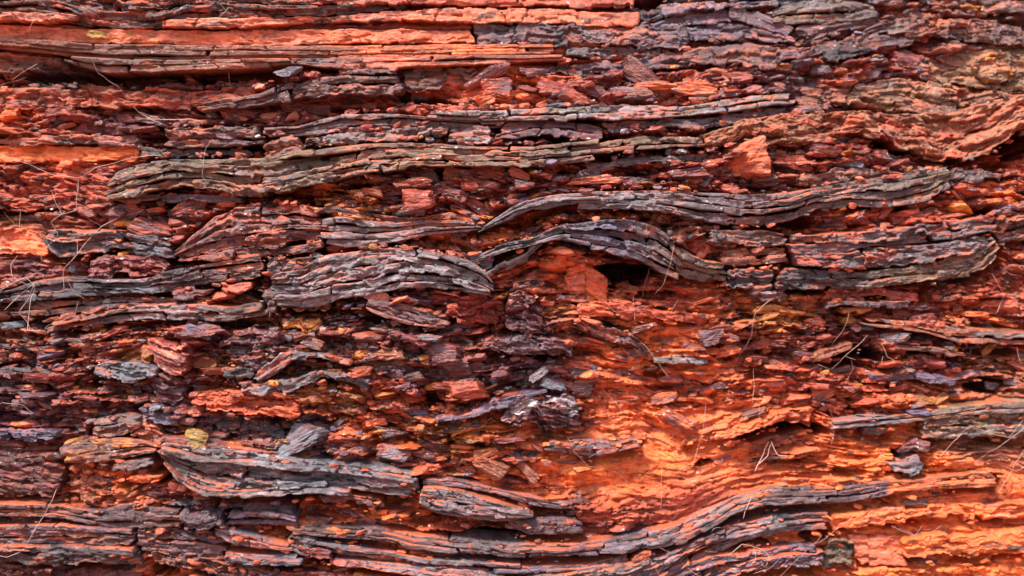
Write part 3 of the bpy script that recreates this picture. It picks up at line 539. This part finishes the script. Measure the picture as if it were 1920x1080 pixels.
HOLES = [(1172,514,58,22,170),(1498,415,32,13,90),(1232,552,40,10,50),(890,64,8,13,60),(308,1068,26,16,110),(1690,277,54,20,150),(1905,268,44,28,150),(1010,262,60,7,45),(870,258,26,7,40),(985,163,32,10,45),
(815,745,24,12,60),(912,744,32,10,55),(308,882,18,20,70),(1008,668,42,9,70),(1215,8,40,14,70),(15,10,22,18,70),(200,148,230,14,55),(460,142,120,14,45),(670,352,26,10,60),(20,782,50,10,45),(1690,846,26,13,130),(1845,722,36,15,130),
(1580,668,60,24,130),(1400,1028,46,22,200),(1530,1000,32,10,90),(1470,802,66,13,170),(1430,818,50,10,130),(640,205,60,7,45),(810,190,36,9,50),(620,586,90,7,40),(300,608,190,8,35),(850,1000,110,9,60),(800,975,30,10,50),(1010,1054,40,6,60),(960,1002,80,7,50),
(1620,240,40,8,30),(1850,400,20,14,70),(1480,470,8,30,60),(1520,545,70,8,50),(1080,1070,60,5,40),(1130,425,20,8,20),(1840,310,60,8,40),(460,480,50,7,40),(330,485,60,8,50),(50,600,50,6,30),(1590,880,30,7,40),(1320,865,18,8,40),(1700,905,90,5,40),(1650,980,90,6,45),(1230,700,20,8,30),
(1300,130,50,5,25),(300,262,40,6,40),(430,276,90,7,50),(40,395,80,7,40),(640,775,30,8,40),(850,880,30,6,30),(700,600,30,10,50),(1080,660,50,8,30),(930,830,36,8,35),(760,700,40,6,30),(1700,660,50,6,40),(1850,660,60,6,45),(1130,836,30,5,30),(760,170,14,16,40)]
def field_at(px, py):
    d = np.stack([((px-f[0])**2*.55 + (py-f[1])**2*2.2) for f in FIELD]); wgt = 1/(d + 120.)**1.6
    cc = np.array([PAL[f[2]] for f in FIELD]); wgt /= wgt.sum(0)
    col = np.tensordot(wgt, cc, ((0,), (0,)))
    d = np.stack([((px-z[0])**2*.6 + (py-z[1])**2*1.6) for z in ZONE]); wz = 1/(d + 600.)**1.5; wz /= wz.sum(0)
    zz = np.tensordot(wz, np.array([[z[2], z[3]] for z in ZONE]), ((0,), (0,)))
    return col, zz[..., 0], zz[..., 1]
# coarse fields: bedding warp, colour, zone
cx = np.arange(-160, 2090, 12.); cy = np.arange(-120, 1220, 8.)
CX, CY = np.meshgrid(cx, cy)
num = np.zeros_like(CX); den = np.full_like(CX, .02)
for p, P, _ in SLABS:
    if p[-1, 0] - p[0, 0] < 70: continue
    mid = np.interp(CX, p[:, 0], (p[:, 1]+p[:, 2])/2); m0 = np.interp((p[0, 0]+p[-1, 0])/2, p[:, 0], (p[:, 1]+p[:, 2])/2)
    ox = np.maximum(0, np.maximum(p[0, 0]-CX, CX-p[-1, 0])); dy = CY - mid
    wg = np.exp(-ox/40.)/(1+(dy/35.)**2)
    sl = (np.interp(CX+30, p[:, 0], (p[:, 1]+p[:, 2])/2) - np.interp(CX-30, p[:, 0], (p[:, 1]+p[:, 2])/2))
    num += wg*(mid-m0); den += wg
CW = num/den
CCOL, CAMP, CMIX = field_at(CX + 0., CY + 0.)
def samp(A, px, py):
    u = np.clip((px-cx[0])/12., 0, len(cx)-1.001); v = np.clip((py-cy[0])/8., 0, len(cy)-1.001)
    i = u.astype(int); j = v.astype(int); fu = u-i; fv = v-j
    if A.ndim == 3: fu = fu[..., None]; fv = fv[..., None]
    return (A[j, i]*(1-fu)+A[j, i+1]*fu)*(1-fv) + (A[j+1, i]*(1-fu)+A[j+1, i+1]*fu)*fv
ALTS = np.array([PAL[k] for k in ('maroon','mauve','red','purple','grey','redor','darkred','ochre','salmon','slate','brown')])
def bedrock_depth(px, py):
    """how far the rubble face stands out at a place, with its colour"""
    wv = samp(CW, px, py); amp = samp(CAMP, px, py); mixp = samp(CMIX, px, py)
    q = px + 9*fbm(px/40., py/22., 1, 3); b = py - wv + 5*fbm(px/50., py/18., 5, 3)
    h1, i1, j1 = facets(q/84., b/25., 201, .9, 2.2)
    h2_, i2, j2 = facets(q/36., b/11.5, 211, 1.2, 2.4)
    h3, i3, j3 = facets(q/15., b/5.6, 221, 1.3, 2.4)
    bs = b + 4*ln(q/24., b/9., 301) ; kk = np.floor(bs/21.); sw = bs/21. - kk; br = h2(kk, np.floor(q/64. + kk*.37 + vn(q/40., kk, 303)), 302)
    kf = np.floor(bs/7.2); sf = bs/7.2 - kf; bf = h2(kf, np.floor(q/30. + kf*.61 + vn(q/20., kf, 304)), 305)
    d = 6 + 11*fbm(px/160., py/90., 9, 3) + 15*np.exp(-((px-1300)/420.)**2-((py-820)/170.)**2) + 8*np.exp(-((px-1750)/350.)**2-((py-950)/120.)**2) + amp*(40*(h1-.5) + 24*(h2_-.5) + 11.0*(h3-.5)) + (1.6+4.4*np.clip(amp, 0, 1))*afbm(q/15., b/7., 31, 6, .68) \
        + (.45+.55*amp)*(17*np.clip(.4+1.6*mixp, 0, 1)*sw*br*1.5 + np.clip(.25+1.8*mixp, 0, 1)*(6*sf*bf*1.5 + 7*(bf-.5))) + 17*amp*afbm(q/62., b/27., 401, 4, .55)
    d = d - 42*np.clip(amp*1.3-.25, 0, 1)*smooth(afbm(q/52., b/12., 411, 4, .55), .24, .42)     # crevices
    # pits in the softer rock
    pit = smooth(fbm(px/15., py/8., 51, 3), .34, .5)
    d = d - pit*13*np.clip(amp, .4, 1)
    col = samp(CCOL, px + 22*fbm(px/25., b/10., 61, 4), py + 10*fbm(px/25., b/10., 71, 4))
    k = (i2*len(ALTS)).astype(int) % len(ALTS); alt = ALTS[k]
    sel = (j2 < mixp*.75).astype(float) * smooth(h2_, .1, .3)
    col = colmix(col, alt, sel*.85)
    k = (i3*len(ALTS)).astype(int) % len(ALTS)
    col = colmix(col, ALTS[k], (j3 < mixp*.32).astype(float)*.75)
    col = col*(.72 + .56*i1[..., None])*(.8 + .4*j3[..., None])
    gl = np.clip(.15 + mixp*.9*(.3+.7*j2) + .25*fbm(px/30., py/15., 91, 3), 0, 1)
    return d, col, gl
def build_bedrock():
    step = 1.4
    gx = np.concatenate([np.arange(-1300, -110, 9.), np.arange(-110, 2040, 1.6), np.arange(2040, 3200, 9.)])
    gy = np.concatenate([np.arange(-760, -80, 7.), np.arange(-80, 1170, step), np.arange(1170, 1680, 7.)])
    px, py = np.meshgrid(gx, gy)
    d, col, gl = bedrock_depth(px, py)
    for p, P, _ in SLABS:                                   # the rock weathers back under and behind every ledge
        T = np.interp(px[0], p[:, 0], p[:, 1]); B = np.interp(px[0], p[:, 0], p[:, 2])
        inx = smooth(px[0], p[0, 0]-6, p[0, 0]+10)*(1-smooth(px[0], p[-1, 0]-10, p[-1, 0]+6))
        lo = np.searchsorted(gy, p[:, 1].min()-40); hi = np.searchsorted(gy, p[:, 2].max()+70)
        if hi <= lo: continue
        z = py[lo:hi]; below = z - B[None]
        g = np.where(below > 0, np.exp(-(below/(4+P*.10))**2), np.where(z > T[None], 1, np.exp(-((T[None]-z)/3.)**2)*.2))
        ins = (z > T[None]) & (below < 0) & (inx[None] > .3); d[lo:hi] = np.where(ins, np.minimum(d[lo:hi], P-9), d[lo:hi])
        if P < 16: continue
        d[lo:hi] -= g*inx[None]*P*.95*(.5+.6*vn(px[lo:hi]/60., py[lo:hi]*0+P, 5))
    for hx, hy, rx, ry, dep in HOLES:
        r = ((px-hx)/rx)**2 + ((py-hy)/ry)**2 + 1.5*afbm(px/30., py/15., 77, 5, .6)
        d -= 1.25*dep*(1-smooth(r, .5, 1.15))
    V = world(px, py, d).reshape(-1, 3)
    r, c = px.shape
    i = np.arange(r-1)[:, None]; j = np.arange(c-1)[None]
    F = np.stack([i*c+j, (i+1)*c+j, (i+1)*c+j+1, i*c+j+1], -1).reshape(-1, 4)
    o = mesh_obj('rock_face', V, F, np.concatenate([col, gl[..., None]], -1).reshape(-1, 4), M_EARTH, origin=(0, 0, 0))
    o['kind'] = 'structure'
    return px, py, d
GPX, GPY, GD = build_bedrock()
def ground_d(x, y):
    j = int(np.clip(np.searchsorted(GPX[0], x), 3, GPX.shape[1]-4)); i = int(np.clip(np.searchsorted(GPY[:, 0], y), 3, GPX.shape[0]-4)); return float(GD[i-2:i+3, j-3:j+4].mean())

# the ground at the foot of the face, out of frame, gives back its red light
v = np.array([[-60,-60,-1.1],[60,-60,-1.1],[60,.3,-1.1],[-60,.3,-1.1]], float)
g = mesh_obj('ground', v, np.array([[0,1,2,3]]), np.ones((4,4))*.2, M_GROUND, origin=(0,0,-1.1)); g['kind'] = 'structure'

# ------------------------------------------------------------------ loose stones
def ico(sub):
    import bmesh
    bm = bmesh.new(); bmesh.ops.create_icosphere(bm, subdivisions=sub, radius=1)
    V = np.array([v.co[:] for v in bm.verts]); F = np.array([[q.index for q in f.verts] for f in bm.faces]); bm.free(); return V, F
ICO = {3: ico(3), 4: ico(4), 5: ico(5)}
def stone(name, px, py, w_, h_, dep, key, key2, rot=0, out=None, seed=0, sub=3, mat=None, gloss=.5, planes=9, flat=.0):
    rs = np.random.RandomState(seed); U, F = ICO[sub]
    N = rs.normal(size=(planes, 3)); N[:, 1] *= 1.2; N /= np.linalg.norm(N, axis=1)[:, None]
    for q_, ax in enumerate(((1,0,0),(-1,0,0),(0,0,1),(0,0,-1),(0,-1,0))):
        N[q_+1] = np.array(ax) + rs.normal(0, .28, 3); N[q_+1] /= np.linalg.norm(N[q_+1])
    N[0] = (rs.uniform(-.3, .3), -1, rs.uniform(-.1, .35)); N[0] /= np.linalg.norm(N[0])
    hd = rs.uniform(.6, .98, planes); hd[0] = .8
    dt = U @ N.T; r = np.min(np.where(dt > .12, hd[None]/np.maximum(dt, .12), 9), axis=1); r = np.minimum(r, 1.3)
    X = U*r[:, None]
    nz = afbm(X[:, 0]*2.2+seed, X[:, 2]*3.2+X[:, 1]*2, seed, 4, .6); lam = vn(X[:, 0]*1.2+seed, X[:, 2]*9+X[:, 1]*1.5, seed+4)
    X = X*(1 + .20*nz + .045*lam)[:, None]
    tz = rs.uniform(-.5, .5); X[:, 1] += X[:, 0]*tz*.6
    q = np.stack([X[:, 0]*w_/2, X[:, 1]*dep/2, X[:, 2]*h_/2], -1)
    ca, sa = math.cos(rot), math.sin(rot)
    x2 = q[:, 0]*ca - q[:, 2]*sa; z2 = q[:, 0]*sa + q[:, 2]*ca
    o0 = world(np.array(float(px)), np.array(float(py)), float(out), 0.)
    V = np.stack([o0[0] + x2/1000, o0[1] + q[:, 1]/1000, o0[2] + z2/1000], -1)
    t = smooth(fbm(X[:, 0]*1.4+seed*3, X[:, 2]*3+X[:, 1], seed+9, 3), -.05, .25)
    c = colmix(np.broadcast_to(pal(key), (len(V), 3)), np.broadcast_to(pal(key2), (len(V), 3)), t*.8)*(.85+.3*lam[:, None])
    o = mesh_obj(name, V, F, np.concatenate([c, np.full((len(V), 1), gloss)], -1), mat or M_CHIP); o.data.polygons.foreach_set('use_smooth', np.zeros(len(o.data.polygons), bool)); return o
tag(stone('round_stone', 1397, 301, 88, 74, 70, 'salmon', 'orange', 0.1, 36, 12, 5, M_EARTH, .1, 10), 'rounded salmon pink stone with flat facets stuck in the rubble at upper right', 'stone')
tag(stone('pebble', 379, 813, 54, 34, 34, 'yellow', 'olive', -0.25, 48, 5, 4, M_EARTH, .1, 12), 'mustard yellow stone lying above the striped ledge', 'stone')
tag(stone('pebble', 25, 214, 44, 26, 30, 'orange', 'bright', 0.1, 14, 8, 4, M_EARTH, .1), 'bright orange angular stone by the left edge in red rubble', 'stone')
tag(stone('pebble', 553, 145, 46, 18, 24, 'slate', 'purple', 0.12, 60, 9, 4), 'small bluish grey chip perched above the blunt brown slab', 'stone')
tag(stone('pebble', 268, 838, 8, 6, 6, 'white', 'white', 0, 30, 3, 3), 'tiny whitish grain left of the striped ledge', 'stone') if False else None
tag(stone('pebble', 705, 878, 16, 18, 14, 'pale', 'slate', 0.1, 60, 15, 3), 'small pale grey stub between orange slabs above the grey ledge', 'stone') if False else None

# zones of broken rock: (x0,x1,y0,y1,count,kinds)
ZS = [
 (130,300,206,250,9,['maroon','red','mauve','redor'],'between the dull red bed and the thin brown shelf'),
 (380,800,196,222,15,['mauve','maroon','red','salmon'],'in the gap above the grey brown slab of top centre'),
 (650,900,322,386,26,['maroon','red','redor','mauve'],'in rubble under the big olive ledge, left half'),
 (900,1340,305,350,26,['maroon','red','salmon','mauve','redor'],'in rubble under the big olive ledge, right half'),
 (900,1480,145,190,26,['redor','red','maroon','orange','mauve'],'in the rubble above the long pale grey slab'),
 (1500,1760,98,148,14,['redor','maroon','red','mauve'],'in the rubble around the dark chunk at upper right'),
 (1440,1720,285,320,14,['redor','maroon','red','ornbrown','slate'],'in the hollow under the bulging overhang'),
 (1520,1760,398,430,12,['redor','red','orange','maroon'],'on top of the big stacked ledge'),
 (200,470,380,430,13,['maroon','redor','mauve','red'],'in the crumbled zone under the olive ledge, far left'),
 (60,400,615,680,18,['maroon','redor','mauve','red'],'in the rubble under the dusty topped ledge at left'),
 (560,860,610,720,30,['maroon','mauve','slate','red','ornbrown'],'in the maroon rubble left of centre'),
 (850,1100,670,735,18,['maroon','mauve','slate','pale','redor'],'in the glinting rubble at the centre'),
 (1160,1560,600,720,34,['redor','orange','maroon','red','mauve'],'in the orange slope right of centre'),
 (1560,1920,575,760,30,['red','maroon','redor','mauve','slate','ochre'],'in the rubble of the lower right'),
 (560,800,790,850,16,['slate','mauve','maroon','redor'],'in the rubble above the striped ledge'),
 (800,1100,810,880,18,['grey','mauve','redor','ornbrown','maroon'],'in the orange rubble at lower centre'),
 (60,300,720,780,12,['maroon','mauve','redor','purple'],'in the dark red rubble at lower left'),
 (200,320,905,945,6,['redor','maroon','orange'],'in the pocket left below the striped ledge'),
 (1230,1560,730,790,14,['redor','orange','red'],'in the orange rubble above the black slot'),
 (560,760,945,985,7,['maroon','mauve','redor'],'in the orange strip under the striped ledge'),
]
SHAPE = ['flat','blocky','wedge-shaped','rounded','thin','angular']
def on_ledge(x, y, w_):
    for p, P, _ in SLABS:
        if P > 30 and p[0, 0]-w_*.4 < x < p[-1, 0]+w_*.4:
            if np.interp(x, p[:, 0], p[:, 1])-w_*.14 < y < np.interp(x, p[:, 0], p[:, 2])+w_*.10: return True
    return False
rs = np.random.RandomState(4)
for zi, (x0, x1, y0, y1, n, keys, where) in enumerate(ZS):
    lst = []; n = int(n*.82)
    for k in range(n):
        for tries in range(60):
            x = rs.uniform(x0, x1); y = rs.uniform(y0, y1); w_ = (22 + (92 if x0 in (560, 850, 650, 900) else 60)*rs.rand()**1.5)*(1 if n > 9 else .8)
            if not on_ledge(x, y, w_) and all(abs(x-c[0]) > (w_+c[2])*.36 or abs(y-c[1]) > 11 for c in lst): break
        sh = rs.randint(0, 6); asp = {0:.30, 1:.52, 2:.42, 3:.5, 4:.22, 5:.44}[sh]
        if sh in (1, 3): w_ *= .75
        lst.append((x, y, w_, w_*asp*rs.uniform(.85, 1.15), sh, keys[rs.randint(len(keys))], rs.normal(0, .16) + (.0 if sh != 2 else rs.choice([-.4, .4]))))
    lst.sort()
    cnt = {}
    for it in lst: cnt[(it[4], it[5])] = cnt.get((it[4], it[5]), 0) + 1
    seen = {}
    ORD = ['leftmost', 'second leftmost', 'third leftmost', 'fourth leftmost', 'fifth leftmost']
    for (x, y, w_, h_, sh, key, rot) in lst:
        q = (sh, key); i = seen.get(q, 0); seen[q] = i+1
        where = where.replace(', left half', ' (left half)') if False else where
        o = stone('rock_chip', x, y, w_, h_, max(14, w_*.6), key, ['maroon','redor','mauve','ornbrown'][rs.randint(4)], rot,
                  max(-12, ground_d(x, y)) + rs.uniform(1, 10), rs.randint(1, 99999), 5 if w_ > 60 else 4 if w_ > 26 else 3, None, float(rs.uniform(.2, .9)), rs.randint(7, 13))
        pre = '' if cnt[q] == 1 else ORD[min(i, 4)] + ' '
        tag(o, pre + SHAPE[sh] + ' ' + WORD[key] + ' chip ' + where, 'rock chip', 'loose rock chips in the rubble')

# the countless small flakes and grit the face crumbles into
def scatter(name, n, sub, wr, asp, seed, label, out, kinds=24, at=None):
    rs = np.random.RandomState(seed); U, F = ICO.get(sub) or ico(sub); protos = []
    for k in range(kinds):
        N = rs.normal(size=(10, 3)); N[:5] = np.array([(1,0,0),(-1,0,0),(0,0,1),(0,0,-1),(0,-1,0)]) + rs.normal(0, .25, (5, 3)); N /= np.linalg.norm(N, axis=1)[:, None]
        hd = rs.uniform(.6, 1, 10); dt = U @ N.T; r = np.minimum(np.min(np.where(dt > .12, hd[None]/np.maximum(dt, .12), 9), axis=1), 1.3)
        X = U*r[:, None]; X *= (1+.17*afbm(X[:, 0]*2+k*7, X[:, 2]*3+X[:, 1]*2, k, 3))[:, None]; protos.append(X)
    protos = np.array(protos)
    x = rs.uniform(-60, 1980, n*3); y = rs.uniform(-40, 1120, n*3)
    keep = rs.rand(n*3) < np.clip((samp(CAMP, x, y)*.95 - .12)*(.12+1.7*samp(CMIX, x, y)), .015, 1)
    for p, P, _ in SLABS:
        keep &= ~((x > p[0, 0]) & (x < p[-1, 0]) & (y > np.interp(x, p[:, 0], p[:, 1])-1) & (y < np.interp(x, p[:, 0], p[:, 2])-2))
    x = x[keep][:n]; y = y[keep][:n]; n = len(x)
    if at is not None: x, y, gd = at(rs)
    else: gd = np.array([ground_d(a_, b_) for a_, b_ in zip(x, y)])
    ok = gd > -16; x = x[ok]; y = y[ok]; gd = gd[ok]; n = len(x)
    w_ = wr[0] + (wr[1]-wr[0])*rs.rand(n)**2.2; h_ = w_*rs.uniform(*asp, n); dp = w_*rs.uniform(.5, 1.0, n)
    sl = (samp(CW, x+14, y) - samp(CW, x-14, y))/28.
    rot = -np.arctan(np.clip(sl, -.8, .8)) + rs.normal(0, .17, n)
    X = protos[rs.randint(0, kinds, n)]                       # n, v, 3
    q0 = X[..., 0]*(w_/2)[:, None]; q1 = X[..., 1]*(dp/2)[:, None] + q0*rs.uniform(-.35, .35, n)[:, None]; q2 = X[..., 2]*(h_/2)[:, None]
    ca = np.cos(rot)[:, None]; sa = np.sin(rot)[:, None]
    o0 = world(x, y, gd + rs.uniform(out[0], out[1], n)*np.minimum(1, w_/30), 0.)
    V = np.stack([o0[:, :1] + (q0*ca - q2*sa)/1000, o0[:, 1:2] + q1/1000, o0[:, 2:] + (q0*sa + q2*ca)/1000], -1)
    base_c = samp(CCOL, x + rs.normal(0, 18, n), y + rs.normal(0, 9, n)); mixp = samp(CMIX, x, y)
    alt = ALTS[rs.randint(0, len(ALTS), n)]; m = (rs.rand(n) < mixp*.8)[:, None]
    c = np.where(m, alt, base_c)*rs.uniform(.6, 1.25, n)[:, None]
    wh = (rs.rand(n) < .16*np.exp(-((x-1010)/170)**2-((y-700)/75)**2) + .05*np.exp(-((x-1000)/420)**2-((y-330)/40)**2) + .003)[:, None] & (w_ < 15)[:, None]; c = np.where(wh, np.array(PAL['white']), c)  # small grains coloured white to paint in glints, mostly around the centre
    gl = np.where(wh[:, 0], 1, np.clip(mixp*rs.uniform(.2, 1.4, n), 0, 1))
    col = np.concatenate([np.repeat(c[:, None], X.shape[1], 1), np.repeat(gl[:, None, None], X.shape[1], 1)], -1).reshape(-1, 4)
    FF = (F[None] + (np.arange(n)*len(U))[:, None, None]).reshape(-1, 3)
    o = mesh_obj(name, V.reshape(-1, 3), FF, col, M_CHIP)
    o.data.polygons.foreach_set('use_smooth', np.zeros(len(FF), bool))
    return tag(o, label, 'rubble', None, 'stuff')
scatter('rock_flakes', 2000, 3, (12, 66), (.12, .40), 21, 'countless thin red and maroon flakes lying along the beds between the ledges', (-3, 8))
scatter('rock_grit', 13000, 2, (3.5, 20), (.35, .8), 22, 'fine red and orange grit and crumbs covering the rubble', (-1, 4))

def on_ledges(rs):                                # crumbs lying on the ledges and clinging under their lips
    X, Y, G = [], [], []
    for p, P, _ in SLABS:
        if P < 20 or (p[:, 1].mean() < 110 and p[:, 0].mean() < 1000): continue
        m = int((p[-1, 0]-p[0, 0])/4.5); c = rs.uniform(p[0, 0], p[-1, 0], m); den = fbm(c/45., c*0+P, 7, 3) + rs.uniform(-.3, .3, m)
        c = c[den > .0]; m = len(c)
        t = np.interp(c, p[:, 0], p[:, 1]); b_ = np.interp(c, p[:, 0], p[:, 2]); top = rs.rand(m) < .62
        X.append(c); Y.append(np.where(top, t + rs.uniform(-4, 2, m), b_ + rs.uniform(-2, 5, m))); G.append(np.where(top, P - rs.uniform(1, 16, m), P - rs.uniform(9, 28, m)))
    return np.concatenate(X), np.concatenate(Y), np.concatenate(G)
scatter('rock_crumbs', 10, 2, (4, 26), (.3, .6), 23, 'red crumbs lying on the ledges and clinging under their lips', (-2, 1), at=on_ledges)

# ------------------------------------------------------------------ spider silk and dry rootlets across the face
def strands(name, lines, label, r=.7):
    comps = []
    for l_ in lines:
        l_ = [tuple(map(float, p)) for p in l_]; hit = [c for c in comps if any(min(math.dist(a_, b_) for a_ in l_ for b_ in m_) < 9 for m_ in c)]
        new = [l_]
        for c in hit: new += c; comps.remove(c)
        comps.append(new)
    comps.sort(key=lambda c: c[0][0][0])
    ws = [''] if len(comps) == 1 else ['left piece of the ', 'right piece of the '] if len(comps) == 2 else ['leftmost piece of the ', 'second piece of the ', 'third piece of the ', 'last piece of the ', 'far right piece of the '] if len(comps) > 3 else ['left piece of the ', 'middle piece of the ', 'right piece of the ']
    for c, w_ in zip(comps, ws): strand(name, c, w_ + label, r)
def strand(name, lines, label, r=.7, out=66, wob=1.0):
    SEED[0] += 3; s = SEED[0]; Vs, Fs, n0 = [], [], 0
    for ln in lines:
        p = np.array(ln, float); L = np.hypot(*np.diff(p[:, :2], axis=0).T).sum(); m = max(5, int(L/5)); t = np.linspace(0, 1, m)
        tt = np.concatenate([[0], np.cumsum(np.hypot(*np.diff(p[:, :2], axis=0).T))]); tt /= tt[-1]
        x = np.interp(t, tt, p[:, 0]) + wob*1.1*vn(t*L/16., t*0, s); y = np.interp(t, tt, p[:, 1]) + wob*1.1*vn(t*L/16., t*0+5, s)
        gd = np.array([ground_d(a_, b_) for a_, b_ in zip(x, y)])
        cover = np.array([max([P+9 for pp, P, _ in SLABS if pp[0, 0] <= a_ <= pp[-1, 0] and np.interp(a_, pp[:, 0], pp[:, 1])-2 <= b_ <= np.interp(a_, pp[:, 0], pp[:, 2])+2] + [g_+8]) for a_, b_, g_ in zip(x, y, gd)])
        d = np.array([cover[max(0, i-7):i+8].max() for i in range(m)]); k = np.ones(7)/7; d = np.convolve(np.pad(d, 3, 'edge'), k, 'valid')
        c = world(x, y, d, 0.) * 1.0
        T = np.gradient(c, axis=0); T /= np.linalg.norm(T, axis=1)[:, None]+1e-9
        A = np.cross(T, [0, 1, 0]); A /= np.linalg.norm(A, axis=1)[:, None]+1e-9; Bn = np.cross(T, A)
        rr = .38*r/1000.*(.4+.9*(vn(t*L/24., t*0+9, s)*.5+.5))
        rr[0] *= .3; rr[-1] *= .3
        for q in range(5):
            an = q*2*math.pi/5; Vs.append(c + (A*math.cos(an) + Bn*math.sin(an))*rr[:, None])
        i = np.arange(m-1)
        for q in range(5):
            q2 = (q+1) % 5; Fs.append(np.stack([n0+q*m+i, n0+q2*m+i, n0+q2*m+i+1, n0+q*m+i+1], -1))
        n0 += 5*m
    V = np.concatenate(Vs); F = np.concatenate(Fs)
    o = mesh_obj(name, V, F, np.ones((len(V), 4))*.6, M_SILK)
    return tag(o, label, 'spider thread' if name == 'spider_thread' else 'dry rootlet', 'pale threads strung across the rock')
T_ = strands
T_('spider_thread',[[(193,125),(203,148),(230,165),(250,195),(270,215),(300,232),(325,242)],[(270,215),(310,228),(385,230)]],'pale thread drooping from the shadow to the stubby brown slab at upper left',1.0)
T_('spider_thread',[[(-20,280),(60,308),(110,330),(155,337),(200,322),(270,303),(320,297)],[(158,337),(158,362)]],'long sagging thread from the left edge to the olive ledge',.9)
T_('spider_thread',[[(411,272),(402,286),(396,335)],[(395,335),(408,350)]],'short upright thread in front of the olive ledge',.9)
T_('spider_thread',[[(95,38),(75,65),(71,76)]],'little thread across the salmon band in the top left corner',.9)
T_('spider_thread',[[(-5,162),(30,153),(52,144)],[(30,153),(80,122)]],'thread in the shadow at the left edge near the top',.9)
T_('spider_thread',[[(278,398),(240,408),(210,425),(180,455),(163,478),(140,505),(140,545)],[(163,478),(163,440)]],'branching thread reaching from the crumbled zone over the charcoal block',1.0)
T_('spider_thread',[[(157,345),(155,395),(130,405),(115,420),(127,442),(95,478),(97,492)],[(130,405),(118,385),(110,362)],[(155,398),(180,418),(195,425)],[(52,395),(50,430),(58,440)],[(12,398),(33,420),(32,428)]],'web of zigzag threads over the brown rock at left',.8)
T_('spider_thread',[[(-10,565),(40,535),(72,520),(88,510)],[(88,530),(75,560),(58,585),(72,605),(75,618)],[(88,530),(60,552),(45,568),(32,582)],[(72,520),(88,538),(80,560),(75,618),(105,618),(112,622)]],'tangle of pale threads over the long charcoal slab by the left edge',1.0)
T_('spider_thread',[[(42,478),(38,500),(48,522),(75,535)],[(148,528),(160,550),(178,560)],[(168,565),(162,590),(108,610),(106,618)]],'thin threads hanging from the charcoal slab at left',.7)
T_('spider_thread',[[(123,910),(118,930),(100,960),(80,995),(64,1022)],[(64,1022),(40,1032),(25,1028),(-10,1031)]],'bright straight thread at the bottom left',1.2)
T_('spider_thread',[[(5,650),(8,700),(14,735)],[(55,692),(50,725)],[(-5,770),(20,750),(60,755),(80,772)]],'faint threads at the left edge below the dusty ledge',.7)
T_('spider_thread',[[(1256,462),(1250,495),(1238,530),(1224,552)],[(1216,500),(1206,540),(1202,560)],[(1182,556),(1186,600)],[(1200,640),(1228,675),(1248,705)]],'bright threads dangling in front of the dark cave',.9)
T_('spider_thread',[[(1125,560),(1150,585),(1180,580),(1205,572)],[(1268,560),(1250,588)]],'fine threads crossing the shelf below the cave',.7)
T_('spider_thread',[[(1437,560),(1406,585),(1398,630),(1372,685)],[(1406,585),(1420,600)],[(1406,690),(1408,720),(1404,760)]],'hanging thread on the maroon rock right of centre',.9)
T_('spider_thread',[[(1580,585),(1570,620),(1553,650)],[(1520,680),(1545,690),(1570,665),(1600,640),(1612,625)],[(1590,672),(1594,690),(1578,715)],[(1590,672),(1570,665)],[(1640,640),(1650,665),(1690,690)],[(1650,665),(1645,680)]],'net of threads over the shaded pocket at right',.85)
T_('spider_thread',[[(1832,512),(1850,540),(1866,552),(1895,552)],[(1866,552),(1850,588)],[(1822,645),(1815,665)],[(1885,648),(1892,680)]],'thread falling from the right end of the stacked ledge',.9)
T_('spider_thread',[[(1434,822),(1425,845),(1412,868),(1408,880)],[(1440,822),(1432,850),(1414,866)],[(1398,918),(1390,940),(1382,962)],[(1438,822),(1450,850),(1470,850)]],'thick white strand of silk hanging below the black slot',2.0)
T_('spider_thread',[[(1527,992),(1490,1025),(1450,1065),(1430,1090)],[(1490,1025),(1535,995),(1560,975)],[(1452,1030),(1432,1050),(1400,1062)]],'long diagonal thread over the bottom right beds',.9)
T_('spider_thread',[[(1355,1030),(1380,1008),(1415,1015),(1430,1030),(1422,1048)],[(1400,1010),(1405,1035),(1396,1045)],[(1325,985),(1330,978),(1345,977)],[(1310,1020),(1335,1022)],[(1280,1050),(1310,1072),(1320,1095)]],'tangled silk around the round hole at the bottom',1.1)
T_('spider_thread',[[(1655,995),(1680,985),(1700,995),(1712,975)],[(1655,975),(1700,998),(1735,985),(1750,975)],[(1735,985),(1722,1000),(1755,1000),(1770,983)]],'looping thread across the orange beds at bottom right',.8)
T_('spider_thread',[[(1925,770),(1880,812),(1840,840),(1800,880)],[(1925,815),(1900,838),(1870,880),(1850,915)],[(1925,860),(1895,880),(1860,865)],[(1745,850),(1790,800),(1800,795),(1870,815),(1900,780)],[(1925,900),(1890,905)]],'crossing rootlets over the olive slab at the right edge',.8)
T_('spider_thread',[[(1062,812),(1075,840),(1100,865),(1150,880),(1180,905)],[(1100,850),(1130,832),(1115,800)],[(1125,725),(1150,750),(1166,775)],[(1150,750),(1195,745)]],'zigzag thread from the encrusted lump across the orange rock',.75)
T_('spider_thread',[[(1232,960),(1236,930),(1240,800)],[(1262,810),(1225,850),(1215,880)],[(1210,1030),(1230,1065),(1250,1100)],[(1195,1000),(1240,1020),(1270,1030)]],'faint upright threads on the orange slope at lower centre',.6)
T_('spider_thread',[[(420,14),(432,28)],[(440,22),(420,42)],[(435,140),(440,172)]],'tiny threads on the dark ledge near the top',.8)
T_('spider_thread',[[(1290,865),(1310,800),(1320,745)],[(1415,745),(1410,800)],[(1480,870),(1485,890)],[(1545,760),(1555,790),(1547,830)]],'thin vertical threads near the black slot',.6)
